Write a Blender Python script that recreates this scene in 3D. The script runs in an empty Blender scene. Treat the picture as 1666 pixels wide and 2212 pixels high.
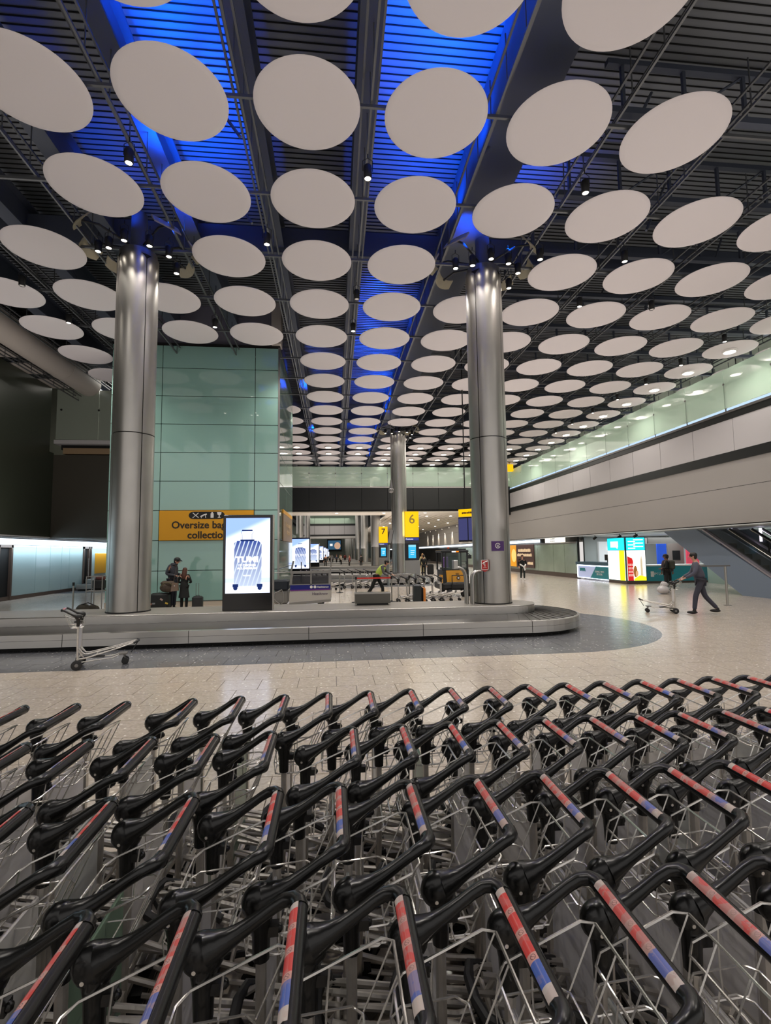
import bpy, math, random
from mathutils import Vector, Matrix, Quaternion
random.seed(7)
S = bpy.context.scene
COL = S.collection
PI = math.pi
# ------------------------------------------------------------------ camera
FPX, YAW, PITCH, ROLL, CH = 1062.0, .1038, .0811, -.0128, 2.05
cd = bpy.data.cameras.new('camera'); cam = bpy.data.objects.new('camera', cd); COL.objects.link(cam)
cd.sensor_fit = 'VERTICAL'; cd.sensor_height = 36.0; cd.lens = 36.0*FPX/2212.0
cd.clip_start = .05; cd.clip_end = 600
fw = Vector((math.sin(YAW)*math.cos(PITCH), math.cos(YAW)*math.cos(PITCH), math.sin(PITCH)))
rt = Vector((math.cos(YAW), -math.sin(YAW), 0)); up = rt.cross(fw)
r2 = rt*math.cos(ROLL)+up*math.sin(ROLL); u2 = -rt*math.sin(ROLL)+up*math.cos(ROLL)
m = Matrix((r2, u2, -fw)).transposed().to_4x4(); m.translation = (0, 0, CH)
cam.matrix_world = m; S.camera = cam
# ------------------------------------------------------------------ world, exposure
W = bpy.data.worlds.new('world'); S.world = W; W.use_nodes = True
W.node_tree.nodes['Background'].inputs[0].default_value = (1.0, .95, .91, 1)
W.node_tree.nodes['Background'].inputs[1].default_value = .75
S.view_settings.view_transform = 'Standard'; S.view_settings.look = 'None'
S.view_settings.exposure = 0.0; S.view_settings.gamma = 1.0; S.view_settings.use_curve_mapping = False

def light(kind, loc, power, col=(1, .93, .85), size=.06, rot=None, aim=None, **kw):
    L = bpy.data.lights.new(kind.lower()+'_lamp', kind); L.energy = power; L.color = col
    if kind == 'AREA':
        L.shape = 'RECTANGLE'; L.size = kw['sx']; L.size_y = kw['sy']
    else: L.shadow_soft_size = size
    if kind == 'SPOT': L.spot_size = kw.get('cone', 1.4); L.spot_blend = kw.get('blend', .6)
    o = bpy.data.objects.new(L.name, L); COL.objects.link(o); o.location = loc
    if aim is not None: o.rotation_euler = (Vector(aim)-Vector(loc)).to_track_quat('-Z', 'Y').to_euler()
    elif rot: o.rotation_euler = rot
    return o
UP = (PI, 0, 0)
# added upward fill lamps, unseen by the camera: they wash the discs from below
for (x, y, sx, sy, e) in ((-1.0, 6.0, 9, 5, 100), (9.0, 9.0, 7, 8, 190), (2.0, 17.5, 12, 4, 130), (10.5, 21, 8, 10, 230),
                          (3.0, 30, 12, 10, 330), (3, 45, 14, 14, 700), (0, 75, 9, 30, 1200), (-12.0, 17, 4, 12, 260)):
    light('AREA', (x, y, 2.6), e, (1, .91, .87), sx=sx, sy=sy, rot=UP)
# added fill spots at disc level, between the discs, to brighten the hall floor
for i in range(-1, 11):
    for j in range(-3, 13):
        if (i+j) % 3: continue
        x, y = -7.645+2.395*(i+.5), 8.49+2.42*(j+.5)
        if x < -2 and 19.5 < y < 28: continue
        if x < -14 or x > 16: continue
        light('SPOT', (x, y, 10.02), 430, (1, .93, .85), size=.10, rot=(0, 0, 0), cone=2.3, blend=1.0)
# blue accent lamps on top of the discs and pillars, aimed at the roof
BLUE = (.0, .095, 1.0)
for (x, y, e, cone) in ((-2.85, 8.0, 1500, 2.3), (-2.85, 6.0, 900, 2.2), (1.95, 8.4, 1500, 2.3), (1.95, 6.2, 800, 2.2), (2.75, 9.9, 500, 2.6), (2.75, 12.0, 500, 2.6), (-3.75, 10.6, 500, 2.5), (-3.8, 12.4, 450, 2.5),
                        (-2.85, 11.6, 500, 2.2), (5.2, 12.2, 380, 2.2), (1.95, 12.3, 260, 2.2), (1.95, 20.4, 900, 2.3), (1.95, 24.6, 1100, 2.3), (2.8, 28.8, 900, 2.6), (2.9, 31.0, 700, 2.8), (-1.6, 37, 700, 2.6), (2, 39, 1500, 2.4), (2.6, 46, 1800, 2.6), (-1.6, 27, 500, 2.4)):
    light('SPOT', (x, y, 10.9), e*.72, BLUE, size=.12, aim=(x, y, 13), cone=cone, blend=.6)
for (x, y) in ((-4.2, 12.7), (3.7, 12.6), (4.9, 12.6), (-5.6, 12.5)): light('SPOT', (x, y, 10.4), 220, BLUE, size=.08, aim=(x*.96, y+.6, 13), cone=1.6)

# ------------------------------------------------------------------ helpers
def lin(c):
    return tuple((v/12.92 if v <= .04045 else ((v+.055)/1.055)**2.4) for v in c)
def rgb(r, g, b): return lin((r/255, g/255, b/255))
MATS = {}
def mat(name, col, rough=.5, metal=0., emit=None, es=1., spec=.5, alpha=1., coat=0., bump=None, var=None):
    if name in MATS: return MATS[name]
    M = bpy.data.materials.new(name); M.use_nodes = True; nt = M.node_tree; P = nt.nodes['Principled BSDF']
    P.inputs['Base Color'].default_value = (*col, 1); P.inputs['Roughness'].default_value = rough
    P.inputs['Metallic'].default_value = metal; P.inputs['Specular IOR Level'].default_value = spec
    P.inputs['Alpha'].default_value = alpha; P.inputs['Coat Weight'].default_value = coat
    if emit: P.inputs['Emission Color'].default_value = (*emit, 1); P.inputs['Emission Strength'].default_value = es
    if var or bump:
        tc = nt.nodes.new('ShaderNodeTexCoord'); no = nt.nodes.new('ShaderNodeTexNoise')
        sc = (var or bump)[0]
        mp = nt.nodes.new('ShaderNodeMapping'); nt.links.new(tc.outputs['Object'], mp.inputs[0])
        if isinstance(sc, tuple): mp.inputs['Scale'].default_value = sc; no.inputs['Scale'].default_value = 1
        else: no.inputs['Scale'].default_value = sc
        no.inputs['Detail'].default_value = 4
        nt.links.new(mp.outputs[0], no.inputs['Vector'])
        if var:
            mx = nt.nodes.new('ShaderNodeMix'); mx.data_type = 'RGBA'
            a = var[1]
            mx.inputs['A'].default_value = (*[c*(1-a) for c in col], 1); mx.inputs['B'].default_value = (*[min(1, c*(1+a)) for c in col], 1)
            nt.links.new(no.outputs['Fac'], mx.inputs['Factor']); nt.links.new(mx.outputs['Result'], P.inputs['Base Color'])
        if bump:
            bp = nt.nodes.new('ShaderNodeBump'); bp.inputs['Strength'].default_value = bump[1]; bp.inputs['Distance'].default_value = .01
            nt.links.new(no.outputs['Fac'], bp.inputs['Height']); nt.links.new(bp.outputs[0], P.inputs['Normal'])
    MATS[name] = M; return M
def emis(name, col, s=1.): return mat(name, (0, 0, 0), .6, 0, emit=col, es=s, spec=.2)

def frame(d):
    d = Vector(d).normalized(); a = Vector((0, 0, 1)) if abs(d.z) < .9 else Vector((1, 0, 0))
    u = d.cross(a).normalized(); return u, d.cross(u).normalized()
class MB:
    def __init__(s): s.v = []; s.f = []
    def add(s, vs, fs):
        n = len(s.v); s.v += [tuple(v) for v in vs]; s.f += [tuple(i+n for i in f) for f in fs]; return s
    def box(s, x0, x1, y0, y1, z0, z1, M=None):
        vs = [Vector((x, y, z)) for z in (z0, z1) for y in (y0, y1) for x in (x0, x1)]
        if M is not None: vs = [M @ v for v in vs]
        return s.add(vs, [(0, 2, 3, 1), (4, 5, 7, 6), (0, 1, 5, 4), (2, 6, 7, 3), (0, 4, 6, 2), (1, 3, 7, 5)])
    def cbox(s, x0, x1, y0, y1, z0, z1, c=.01):
        "box with chamfered vertical and horizontal edges"
        vs = []
        for z, i in ((z0, c), (z0+c, 0), (z1-c, 0), (z1, c)):
            X0, X1, Y0, Y1 = x0+i, x1-i, y0+i, y1-i
            vs += [(X0+c, Y0, z), (X1-c, Y0, z), (X1, Y0+c, z), (X1, Y1-c, z), (X1-c, Y1, z), (X0+c, Y1, z), (X0, Y1-c, z), (X0, Y0+c, z)]
        fs = [tuple(reversed(range(8))), tuple(range(24, 32))]
        for k in range(3):
            for i in range(8): j = (i+1) % 8; fs.append((k*8+i, k*8+j, k*8+8+j, k*8+8+i))
        return s.add(vs, fs)
    def tube(s, path, r, n=8, closed=False, flat=1.0, cap=True):
        P = [Vector(p) for p in path]; R = r if isinstance(r, (list, tuple)) else [r]*len(P)
        k = len(P); vs = []; u = None
        for i in range(k):
            if closed: d = P[(i+1) % k]-P[i-1]
            else: d = P[min(i+1, k-1)]-P[max(i-1, 0)]
            d = d.normalized()
            if u is None: u, w = frame(d)
            else:
                u = (u-d*u.dot(d)).normalized(); w = d.cross(u)
            for a in range(n):
                t = 2*PI*a/n; vs.append(P[i]+u*(math.cos(t)*R[i])+w*(math.sin(t)*R[i]*flat))
        fs = []
        for i in range(k if closed else k-1):
            j = (i+1) % k
            for a in range(n): b = (a+1) % n; fs.append((i*n+a, i*n+b, j*n+b, j*n+a))
        if cap and not closed: fs += [tuple(reversed(range(n))), tuple(range((k-1)*n, k*n))]
        return s.add(vs, fs)
    def cyl(s, a, b, r, r1=None, n=12): return s.tube([a, b], [r, r if r1 is None else r1], n)
    def lathe(s, prof, n=24, c=(0, 0, 0), axis='z', a0=0, a1=2*PI):
        full = abs(a1-a0-2*PI) < 1e-6; m_ = n if full else n+1; vs = []
        for (r, z) in prof:
            for i in range(m_):
                t = a0+(a1-a0)*i/n; x, y = r*math.cos(t), r*math.sin(t)
                p = (x, y, z) if axis == 'z' else ((z, x, y) if axis == 'x' else (x, z, y))
                vs.append((p[0]+c[0], p[1]+c[1], p[2]+c[2]))
        fs = []
        for k in range(len(prof)-1):
            for i in range(n):
                j = (i+1) % m_; q = (k*m_+i, k*m_+j, (k+1)*m_+j, (k+1)*m_+i)
                fs.append(q if axis != 'y' else q[::-1])
        return s.add(vs, fs)
    def sph(s, c, r, n=12, k=8, M=None):
        if not isinstance(r, (tuple, list)): r = (r, r, r)
        vs = [(0, 0, -r[2])]; 
        for i in range(1, k):
            t = -PI/2+PI*i/k
            for a in range(n): u = 2*PI*a/n; vs.append((r[0]*math.cos(t)*math.cos(u), r[1]*math.cos(t)*math.sin(u), r[2]*math.sin(t)))
        vs.append((0, 0, r[2])); fs = []
        for a in range(n): b = (a+1) % n; fs.append((0, 1+b, 1+a)); fs.append((len(vs)-1, 1+(k-2)*n+a, 1+(k-2)*n+b))
        for i in range(k-2):
            for a in range(n): b = (a+1) % n; fs.append((1+i*n+a, 1+i*n+b, 1+(i+1)*n+b, 1+(i+1)*n+a))
        vs = [Vector(v) for v in vs]
        if M is not None: vs = [M @ v for v in vs]
        return s.add([v+Vector(c) for v in vs], fs)
    def prism(s, poly, a, b, plane='xz'):
        "extrude polygon (2D) along the remaining axis from a to b"
        def P(p, t): return (p[0], t, p[1]) if plane == 'xz' else ((t, p[0], p[1]) if plane == 'yz' else (p[0], p[1], t))
        n = len(poly); vs = [P(p, a) for p in poly]+[P(p, b) for p in poly]
        fs = [tuple(range(n)), tuple(reversed(range(n, 2*n)))]
        for i in range(n): j = (i+1) % n; fs.append((i, i+n, j+n, j))
        return s.add(vs, fs)
    def build(s, name, M, parent=None, smooth=False, loc=None, rotz=0, fix=True):
        me = bpy.data.meshes.new(name); me.from_pydata(s.v, [], s.f); me.update()
        if fix:
            import bmesh
            bm = bmesh.new(); bm.from_mesh(me); bmesh.ops.recalc_face_normals(bm, faces=bm.faces); bm.to_mesh(me); bm.free()
        for p in me.polygons: p.use_smooth = smooth
        if smooth:
            try: me.set_sharp_from_angle(angle=math.radians(40))
            except Exception: pass
        for mm in (M if isinstance(M, list) else [M]): me.materials.append(mm)
        o = bpy.data.objects.new(name, me); COL.objects.link(o)
        if parent is not None: o.parent = parent
        if loc is not None: o.location = loc
        if rotz: o.rotation_euler = (0, 0, rotz)
        return o
def tag(o, label=None, cat=None, group=None, kind=None):
    if label: o['label'] = label
    if cat: o['category'] = cat
    if group: o['group'] = group
    if kind: o['kind'] = kind
    return o
def thing(name, label, cat, loc=(0, 0, 0), rotz=0, group=None):
    o = bpy.data.objects.new(name, None); o.empty_display_size = .2; COL.objects.link(o)
    o.location = loc; o.rotation_euler = (0, 0, rotz); return tag(o, label, cat, group)
def struct(o, label=None): o['kind'] = 'structure'; return tag(o, label)
def inst(src, name=None, parent=None, loc=None, rot=None):
    c = src.copy(); COL.objects.link(c); c.parent = parent
    if name: c.name = name
    if loc is not None: c.location = loc
    if rot is not None: c.rotation_euler = rot
    return c
def kids(o): return [c for c in bpy.data.objects if c.parent == o]
def dup(root, loc, rotz=None, label=None, group=None):
    r = root.copy(); COL.objects.link(r); r.location = loc
    if rotz is not None: r.rotation_euler = (0, 0, rotz)
    if label: r['label'] = label
    if group: r['group'] = group
    for ch in root.children:
        c = ch.copy(); COL.objects.link(c); c.parent = r
        for g in ch.children: d = g.copy(); COL.objects.link(d); d.parent = c
    return r
def text(s, size, M, parent=None, loc=(0, 0, 0), rot=(PI/2, 0, 0), name='lettering', align='CENTER', depth=.004, sx=1., bold=0):
    cu = bpy.data.curves.new(name, 'FONT'); cu.body = s; cu.size = size; cu.align_x = align; cu.align_y = 'CENTER'; cu.extrude = depth; cu.offset = bold
    cu.resolution_u = 3
    t = bpy.data.objects.new(name, cu); COL.objects.link(t)
    dg = bpy.context.evaluated_depsgraph_get(); me = bpy.data.meshes.new_from_object(t.evaluated_get(dg))
    bpy.data.objects.remove(t); bpy.data.curves.remove(cu)
    me.materials.clear(); me.materials.append(M); me.name = name
    o = bpy.data.objects.new(name, me); COL.objects.link(o); o.location = loc; o.rotation_euler = rot; o.scale = (sx, 1, 1)
    if parent is not None: o.parent = parent
    return o
def print_line(w, hh, M, parent, loc, rotz=0, n=8):
    "a line of print too small to read in the photograph: short uneven strokes"
    m_ = MB(); x = -w/2; rr = random.Random(int(w*100))
    while x < w/2:
        d = w/n*rr.uniform(.5, .9); m_.box(x, min(x+d, w/2), -.003, .003, -hh/2, hh/2*rr.uniform(.5, 1)); x += d+w/n*.2
    return tag(m_.build('printed_line', M, parent, loc=loc, rotz=rotz), kind='stuff')
ORD = ['first', 'second', 'third', 'fourth', 'fifth', 'sixth', 'seventh', 'eighth', 'ninth', 'tenth', 'eleventh', 'twelfth', 'thirteenth', 'fourteenth', 'fifteenth', 'sixteenth', 'seventeenth', 'eighteenth', 'nineteenth', 'twentieth', 'twenty-first', 'twenty-second', 'twenty-third', 'twenty-fourth', 'twenty-fifth', 'twenty-sixth']

# ------------------------------------------------------------------ materials
def terrazzo():
    M = bpy.data.materials.new('terrazzo'); M.use_nodes = True; nt = M.node_tree; P = nt.nodes['Principled BSDF']; N = nt.nodes; L = nt.links
    geo = N.new('ShaderNodeNewGeometry'); sep = N.new('ShaderNodeSeparateXYZ'); L.new(geo.outputs['Position'], sep.inputs[0])
    def mth(op, a, b=None, c=None):
        n = N.new('ShaderNodeMath'); n.operation = op
        for k, v in enumerate((a, b, c)):
            if v is None: continue
            if isinstance(v, (int, float)): n.inputs[k].default_value = v
            else: L.new(v, n.inputs[k])
        return n.outputs[0]
    # inlaid dark band: a stadium round each carousel (real inlay of the floor)
    masks = []
    for yc in (13.33, 32.7, 52.0):
        dx = mth('MAXIMUM', mth('SUBTRACT', sep.outputs[0], 4.65), 0.)
        dy = mth('SUBTRACT', sep.outputs[1], yc)
        d = mth('SQRT', mth('ADD', mth('MULTIPLY', dx, dx), mth('MULTIPLY', dy, dy)))
        masks.append(mth('LESS_THAN', d, 3.78))
    mk = mth('MAXIMUM', mth('MAXIMUM', masks[0], masks[1]), masks[2])
    vor = N.new('ShaderNodeTexVoronoi'); vor.inputs['Scale'].default_value = 34.; L.new(geo.outputs['Position'], vor.inputs['Vector'])
    big = N.new('ShaderNodeTexVoronoi'); big.inputs['Scale'].default_value = 11.; L.new(geo.outputs['Position'], big.inputs['Vector'])
    mp = N.new('ShaderNodeSeparateColor'); L.new(big.outputs['Color'], mp.inputs[0])
    chip = mth('MULTIPLY', mth('LESS_THAN', big.outputs['Distance'], .17), mth('GREATER_THAN', mp.outputs[0], .45))
    sc = N.new('ShaderNodeSeparateColor'); L.new(vor.outputs['Color'], sc.inputs[0])
    noi = N.new('ShaderNodeTexNoise'); noi.inputs['Scale'].default_value = .7; L.new(geo.outputs['Position'], noi.inputs['Vector'])
    fac = mth('ADD', mth('MULTIPLY', sc.outputs[0], .7), mth('MULTIPLY', noi.outputs['Fac'], .3))
    def ramp(c0, c1, chipc):
        m1 = N.new('ShaderNodeMix'); m1.data_type = 'RGBA'; m1.inputs['A'].default_value = (*c0, 1); m1.inputs['B'].default_value = (*c1, 1); L.new(fac, m1.inputs['Factor'])
        m2 = N.new('ShaderNodeMix'); m2.data_type = 'RGBA'; m2.inputs['B'].default_value = (*chipc, 1); L.new(m1.outputs['Result'], m2.inputs['A']); L.new(chip, m2.inputs['Factor'])
        return m2.outputs['Result']
    light_ = ramp(rgb(158, 148, 136), rgb(186, 175, 162), rgb(222, 214, 200)); dark = ramp(rgb(70, 71, 75), rgb(104, 105, 108), rgb(176, 174, 170))
    mx = N.new('ShaderNodeMix'); mx.data_type = 'RGBA'; L.new(mk, mx.inputs['Factor']); L.new(light_, mx.inputs['A']); L.new(dark, mx.inputs['B'])
    L.new(mx.outputs['Result'], P.inputs['Base Color'])
    n2 = N.new('ShaderNodeTexNoise'); n2.inputs['Scale'].default_value = 3.; L.new(geo.outputs['Position'], n2.inputs['Vector'])
    rr = mth('ADD', mth('MULTIPLY', n2.outputs['Fac'], .08), .17); L.new(rr, P.inputs['Roughness'])
    bp = N.new('ShaderNodeBump'); bp.inputs['Strength'].default_value = .12; bp.inputs['Distance'].default_value = .02
    n3 = N.new('ShaderNodeTexNoise'); n3.inputs['Scale'].default_value = 1.6; L.new(geo.outputs['Position'], n3.inputs['Vector']); L.new(n3.outputs['Fac'], bp.inputs['Height']); L.new(bp.outputs[0], P.inputs['Normal'])
    return M
TERR = terrazzo()
GROUT = mat('grout', rgb(92, 86, 80), .8)
STEEL = mat('brushed_steel', (.43, .415, .39), .36, 1., bump=((2, 2, .5), .15), var=((2, 2, 1.4), .14))
STEELB = mat('carousel_steel', (.50, .49, .47), .30, 1., bump=((.6, 6, 6), .1), var=((1.2, 1, 3), .10))
CHROME = mat('bright_wire', (.78, .75, .71), .25, .9)
TUBE = mat('trolley_tube', (.60, .57, .53), .38, .85, var=(14., .3))
GREYST = mat('grey_steel', rgb(120, 118, 116), .4, .7)
BLACKP = mat('black_plastic', rgb(14, 14, 14), .26, spec=.5, bump=(30., .08))
RUBBER = mat('black_rubber', rgb(24, 24, 25), .6)
BLACK = mat('black_matt', rgb(12, 12, 12), .6)
DARKGAP = mat('dark_gap', rgb(6, 7, 7), .8)
DISC = mat('disc_fabric', rgb(212, 206, 207), .85, bump=(60., .05))
DECK = mat('roof_deck', rgb(120, 124, 130), .45, .15)
GIRD = mat('roof_girder', rgb(74, 80, 94), .5, .1)
ROD = mat('galvanised', rgb(96, 98, 100), .45, .5)
DARKWALL = mat('dark_left_cladding', rgb(66, 72, 60), .38, bump=((.1, .25, .5), .25))
BANDD = mat('dark_band', rgb(20, 23, 22), .4)
GREENG = mat('green_back_painted_glass', rgb(140, 178, 168), .04, spec=.7, coat=.45)
GREENG2 = mat('side_green_glass', rgb(118, 140, 130), .06, spec=.6)
PLASTER = mat('cream_plaster', rgb(178, 170, 162), .6, var=(.3, .05))
GREYPANEL = mat('grey_band_panel', rgb(186, 183, 184), .5)
BALGLASS = mat('balustrade_glass', rgb(206, 232, 212), .06, alpha=.6, spec=.7)
BRONZE = mat('bronze_frame', rgb(88, 74, 66), .4, .4)
COVE = emis('cove_light', (.75, .88, 1.0), 2.6)
LAMPE = emis('lamp_face', (1., .90, .78), 16.)
LAMPD = emis('disc_lamp_face', (1., .93, .84), 9.)
YEL = mat('sign_yellow', rgb(214, 152, 10), .45)
YELE = emis('sign_yellow_lit', rgb(255, 190, 0), 1.25)
INK = mat('sign_ink', rgb(34, 26, 14), .5)
WHT = mat('white_paint', rgb(225, 222, 218), .5)
BELT = mat('belt_rubber', rgb(62, 60, 58), .32, .25)
PLATE = mat('platform_top', rgb(118, 114, 108), .42, .1, var=(1.5, .1))

# ------------------------------------------------------------------ floor (tiles are parts of it)
fl = struct(MB().box(-40, 40, -8, 210, -.2, -.012).build('floor', GROUT))
T = .60; g = .004
def tile_mb(): return MB().box(g, T-g, g, T-g, -.012, 0)
tile0 = tile_mb().build('tile', TERR, fl); used = False
cells = []
for r in range(3, 46):
    y = 2.1+r*T-1.5
    off = (r % 2)*T*.5
    for c in range(-46, 50):
        x = c*T+off+.02
        cells.append((x, y))
def vis(x, y):
    X = x*math.cos(YAW)-y*math.sin(YAW); D = x*math.sin(YAW)+y*math.cos(YAW)
    return D > .3 and abs(X)/D < .86
vc = [c for c in cells if vis(c[0]+.3, c[1]+.3)]
vc.sort(key=lambda c: math.hypot(*c))
near = [c for c in vc if c[1] > 3.1][:300]; ns = set(near)
for k, (x, y) in enumerate(near):
    o = tile0 if k == 0 else inst(tile0, 'tile', fl)
    o.location = (x, y, 0)
rest = MB()
for (x, y) in cells:
    if (x, y) in ns: continue
    rest.box(x+g, x+T-g, y+g, y+T-g, -.012, 0)
# beyond 27 m the joints are below a pixel: larger slabs
ymax = max(c[1] for c in cells)+T
rest.box(-40, 40, ymax, 210, -.012, 0); rest.box(-40, 40, -8, 2.1+3*T-1.5, -.012, 0)
tag(rest.build('terrazzo_tiles', TERR, fl, fix=False), kind='stuff')

# ------------------------------------------------------------------ roof
roof = struct(MB().box(-24, 30, -6, 210, 12.62, 12.8).build('ceiling', DECK))
rb = MB()
for k in range(0, 300):
    y = 2+k*.17
    for (a, b) in ((-18, 24),):
        rb.box(a, b, y, y+.019, 12.597, 12.62)
tag(rb.build('deck_rib', DARKGAP, roof, fix=False), kind='stuff')
def gird(x, z=11.35, w=.42, hh=.8):
    m_ = MB(); m_.box(x-w/2, x+w/2, -5, 200, z, z+.05); m_.box(x-.04, x+.04, -5, 200, z+.05, z+hh); m_.box(x-w/2, x+w/2, -5, 200, z+hh, z+hh+.05)
    return m_
for i in range(-3, 4):
    gird(-7.645+2.395*(i+.5)-.05).build('girder', GIRD, roof)
# heavy diagonal-looking box girders and cross beams
for y in (14.55, 33.9, 53.3, 72): MB().box(-18, 24, y, y+.35, 11.2, 12.0).build('cross_beam', GIRD, roof)
MB().box(3.35, 4.45, -5, 200, 11.1, 12.3).build('box_girder', GIRD, roof)
# lattice trusses spanning the right bay
for k in range(16):
    y = 4.2+k*2.42*1.0; tr = MB()
    tr.box(5.8, 24, y, y+.14, 12.3, 12.42); tr.box(5.8, 24, y, y+.16, 11.2, 11.34)
    for q in range(13):
        x = 6.1+q*1.4; tr.box(x, x+.07, y+.03, y+.1, 11.34, 12.3)
        if q % 2: tr.tube([(x, y+.07, 11.3), (x+1.4, y+.07, 12.3)], .03, 4)
    tr.build('lattice_truss', GIRD, roof)
# service rails at disc level: along the hall between columns and across through each row of discs
HD = 10.19; DX0, DSX, DY0, DSY, DR = -7.645, 2.395, 8.49, 2.42, .968
for i in range(-3, 12):
    x = DX0+DSX*(i+.5)
    m_ = MB(); m_.box(x-.04, x+.0, -4, 70, HD+.16, HD+.21); 
    m_.box(x+.08, x+.12, -4, 70, HD+.40, HD+.44); m_.box(x-.2, x-.16, -4, 70, HD+.42, HD+.46)
    for q in range(60): m_.box(x-.02, x+.0, -2+q*.9, -1.98+q*.9, HD+.2, 11.4)
    m_.build('service_rail', ROD, roof)
for j in range(-2, 24):
    y = DY0+DSY*j; m_ = MB(); m_.box(-11.2, 16.4, y-.025, y+.025, HD+.1, HD+.16)
    m_.build('cross_rail', ROD, roof)
# inclined struts and hangers
for (x, y) in ((-1.9, 9.7), (3.2, 9.9), (-2.1, 12.4), (6.2, 9.2), (8.4, 11.8), (10.5, 9.9), (7.1, 14.2), (9.6, 17), (12, 14), (-8.5, 12), (-7.9, 15.5), (-9.7, 14.0)):
    s_ = 1 if x > 0 else -1
    MB().tube([(x, y, 10.6), (x+s_*1.1, y+.6, 12.5)], .035, 6).build('strut', GIRD, roof)

# ------------------------------------------------------------------ ceiling discs
prof = [(0, 0), (.5, -.004), (.85, -.001), (.955, .006), (.968, .018), (.955, .03), (.5, .034), (0, .034)]
dm = MB().lathe(prof, 56)
stem = MB().cyl((0, 0, .03), (0, 0, .12), .03, n=8); stem.cyl((0, 0, .07), (0, 0, .10), .22, n=16)
d0 = None; cnt = 0
def dlab(i, j, lamp):
    s_ = 'round ceiling disc with glowing lamp' if lamp else 'plain round cream ceiling disc'
    return f'{s_}, {ORD[j+1]} row back, {ORD[i+2]} column from left'
occ = {(1, 2), (5, 2), (5, 10), (5, 18), (1, 10), (1, 18)}
lampbody = MB().lathe([(.0, -.09), (.24, -.09), (.27, -.085), (.27, -.01), (.24, -.01)], 20)
lampglass = MB().lathe([(0, -.093), (.22, -.093)], 20)
for j in range(-1, 21):
    for i in range(-2, 12):
        x, y = DX0+DSX*i, DY0+DSY*j
        if (i, j) in occ: continue
        if -8.6 < x-.0 < -1.9 and 20.0 < y < 27.6: continue
        if x < -2.2 and y > 27.6 and i < 2: continue
        if i == -2 and j > 3: continue
        if j == -1 and not (2 <= i <= 7): continue
        if x > 16.5 and (y < 14 or y > 45): continue
        if y < 15 and not vis(x, max(y, 1)): continue
        if cnt >= 299: continue
        cnt += 1
        lamp = (i >= 10) or j in (12, 13) or (i >= 5 and j in (14, 15))
        t = thing('ceiling_disc', dlab(i, j, lamp), 'ceiling disc', (x, y, HD), 0, 'cream discs hung under the roof')
        if d0 is None:
            d0 = dm.build('disc_panel', DISC, t, smooth=True); s0 = stem.build('hanger', ROD, t)
        else: inst(d0, 'disc_panel', t); inst(s0, 'hanger', t)
        if lamp:
            if 'l0' not in globals():
                l0 = lampbody.build('lamp_ring', WHT, t, smooth=True); l1 = lampglass.build('lamp_face', LAMPD, t)
            else: inst(l0, 'lamp_ring', t); inst(l1, 'lamp_face', t)

# ------------------------------------------------------------------ ceiling spotlights
def spot_parts(t, on=True):
    MB().lathe([(0, .30), (.06, .30), (.085, .27), (.085, .02), (.075, 0), (.066, .0), (.066, .03)], 18).build('housing', BLACK, t, smooth=True)
    MB().lathe([(0, .012), (.066, .012)], 18).build('lens', LAMPE if on else WHT, t)
    m_ = MB(); m_.tube([(-.1, 0, .17), (-.1, 0, .40), (0, 0, .46), (.1, 0, .40), (.1, 0, .17)], .008, 4); m_.cyl((0, 0, .46), (0, 0, .55), .012, n=6)
    m_.build('bracket', BLACK, t)
sx_ = [('left of the second disc of the near row', -4.02, 9.6), ('hanging between the two middle columns of discs, nearest', .72, 9.6), ('near the right blue roof bay', 5.47, 9.6),
       ('between the second and third near columns of discs', -1.66, 12.0), ('just right of the right steel pillar top', 5.5, 12.05), ('farther right of the right pillar top', 7.83, 11.95),
       ('above the green glass block', -4.04, 16.75), ('between the middle columns, farther back', .68, 16.7), ('over the right bay behind the pillar', 7.82, 14.4), ('over the dark left wall', -8.78, 16.8),
       ('unlit, between the middle columns', .71, 14.5), ('unlit, over the right bay', 10.28, 14.4), ('unlit, over the left bay', -8.88, 14.5)]
sp0 = None
for k, (w, x, y) in enumerate(sx_):
    on = k < 10
    t = thing('ceiling_spotlight', f'small black ceiling spotlight {w}', 'spotlight', (x, y, 9.78)); spot_parts(t, on)
    if on: light('SPOT', (x, y, 9.775), 260, size=.05, rot=(0, 0, 0), cone=1.1)
for k, (x, y) in enumerate([(14.9, 16.8), (14.9, 19.2), (14.9, 21.6), (14.9, 24), (14.9, 26.5), (14.9, 29), (14.9, 31.3), (-1.66, 46), (-1.66, 50), (.72, 46), (.72, 50)]):
    t = thing('ceiling_spotlight', f'tiny lit spotlight between far discs, {ORD[k]} of those ' + ('along the right gallery' if x > 10 else 'over the far bridge'), 'spotlight', (x, y, 9.9)); spot_parts(t)

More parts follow.
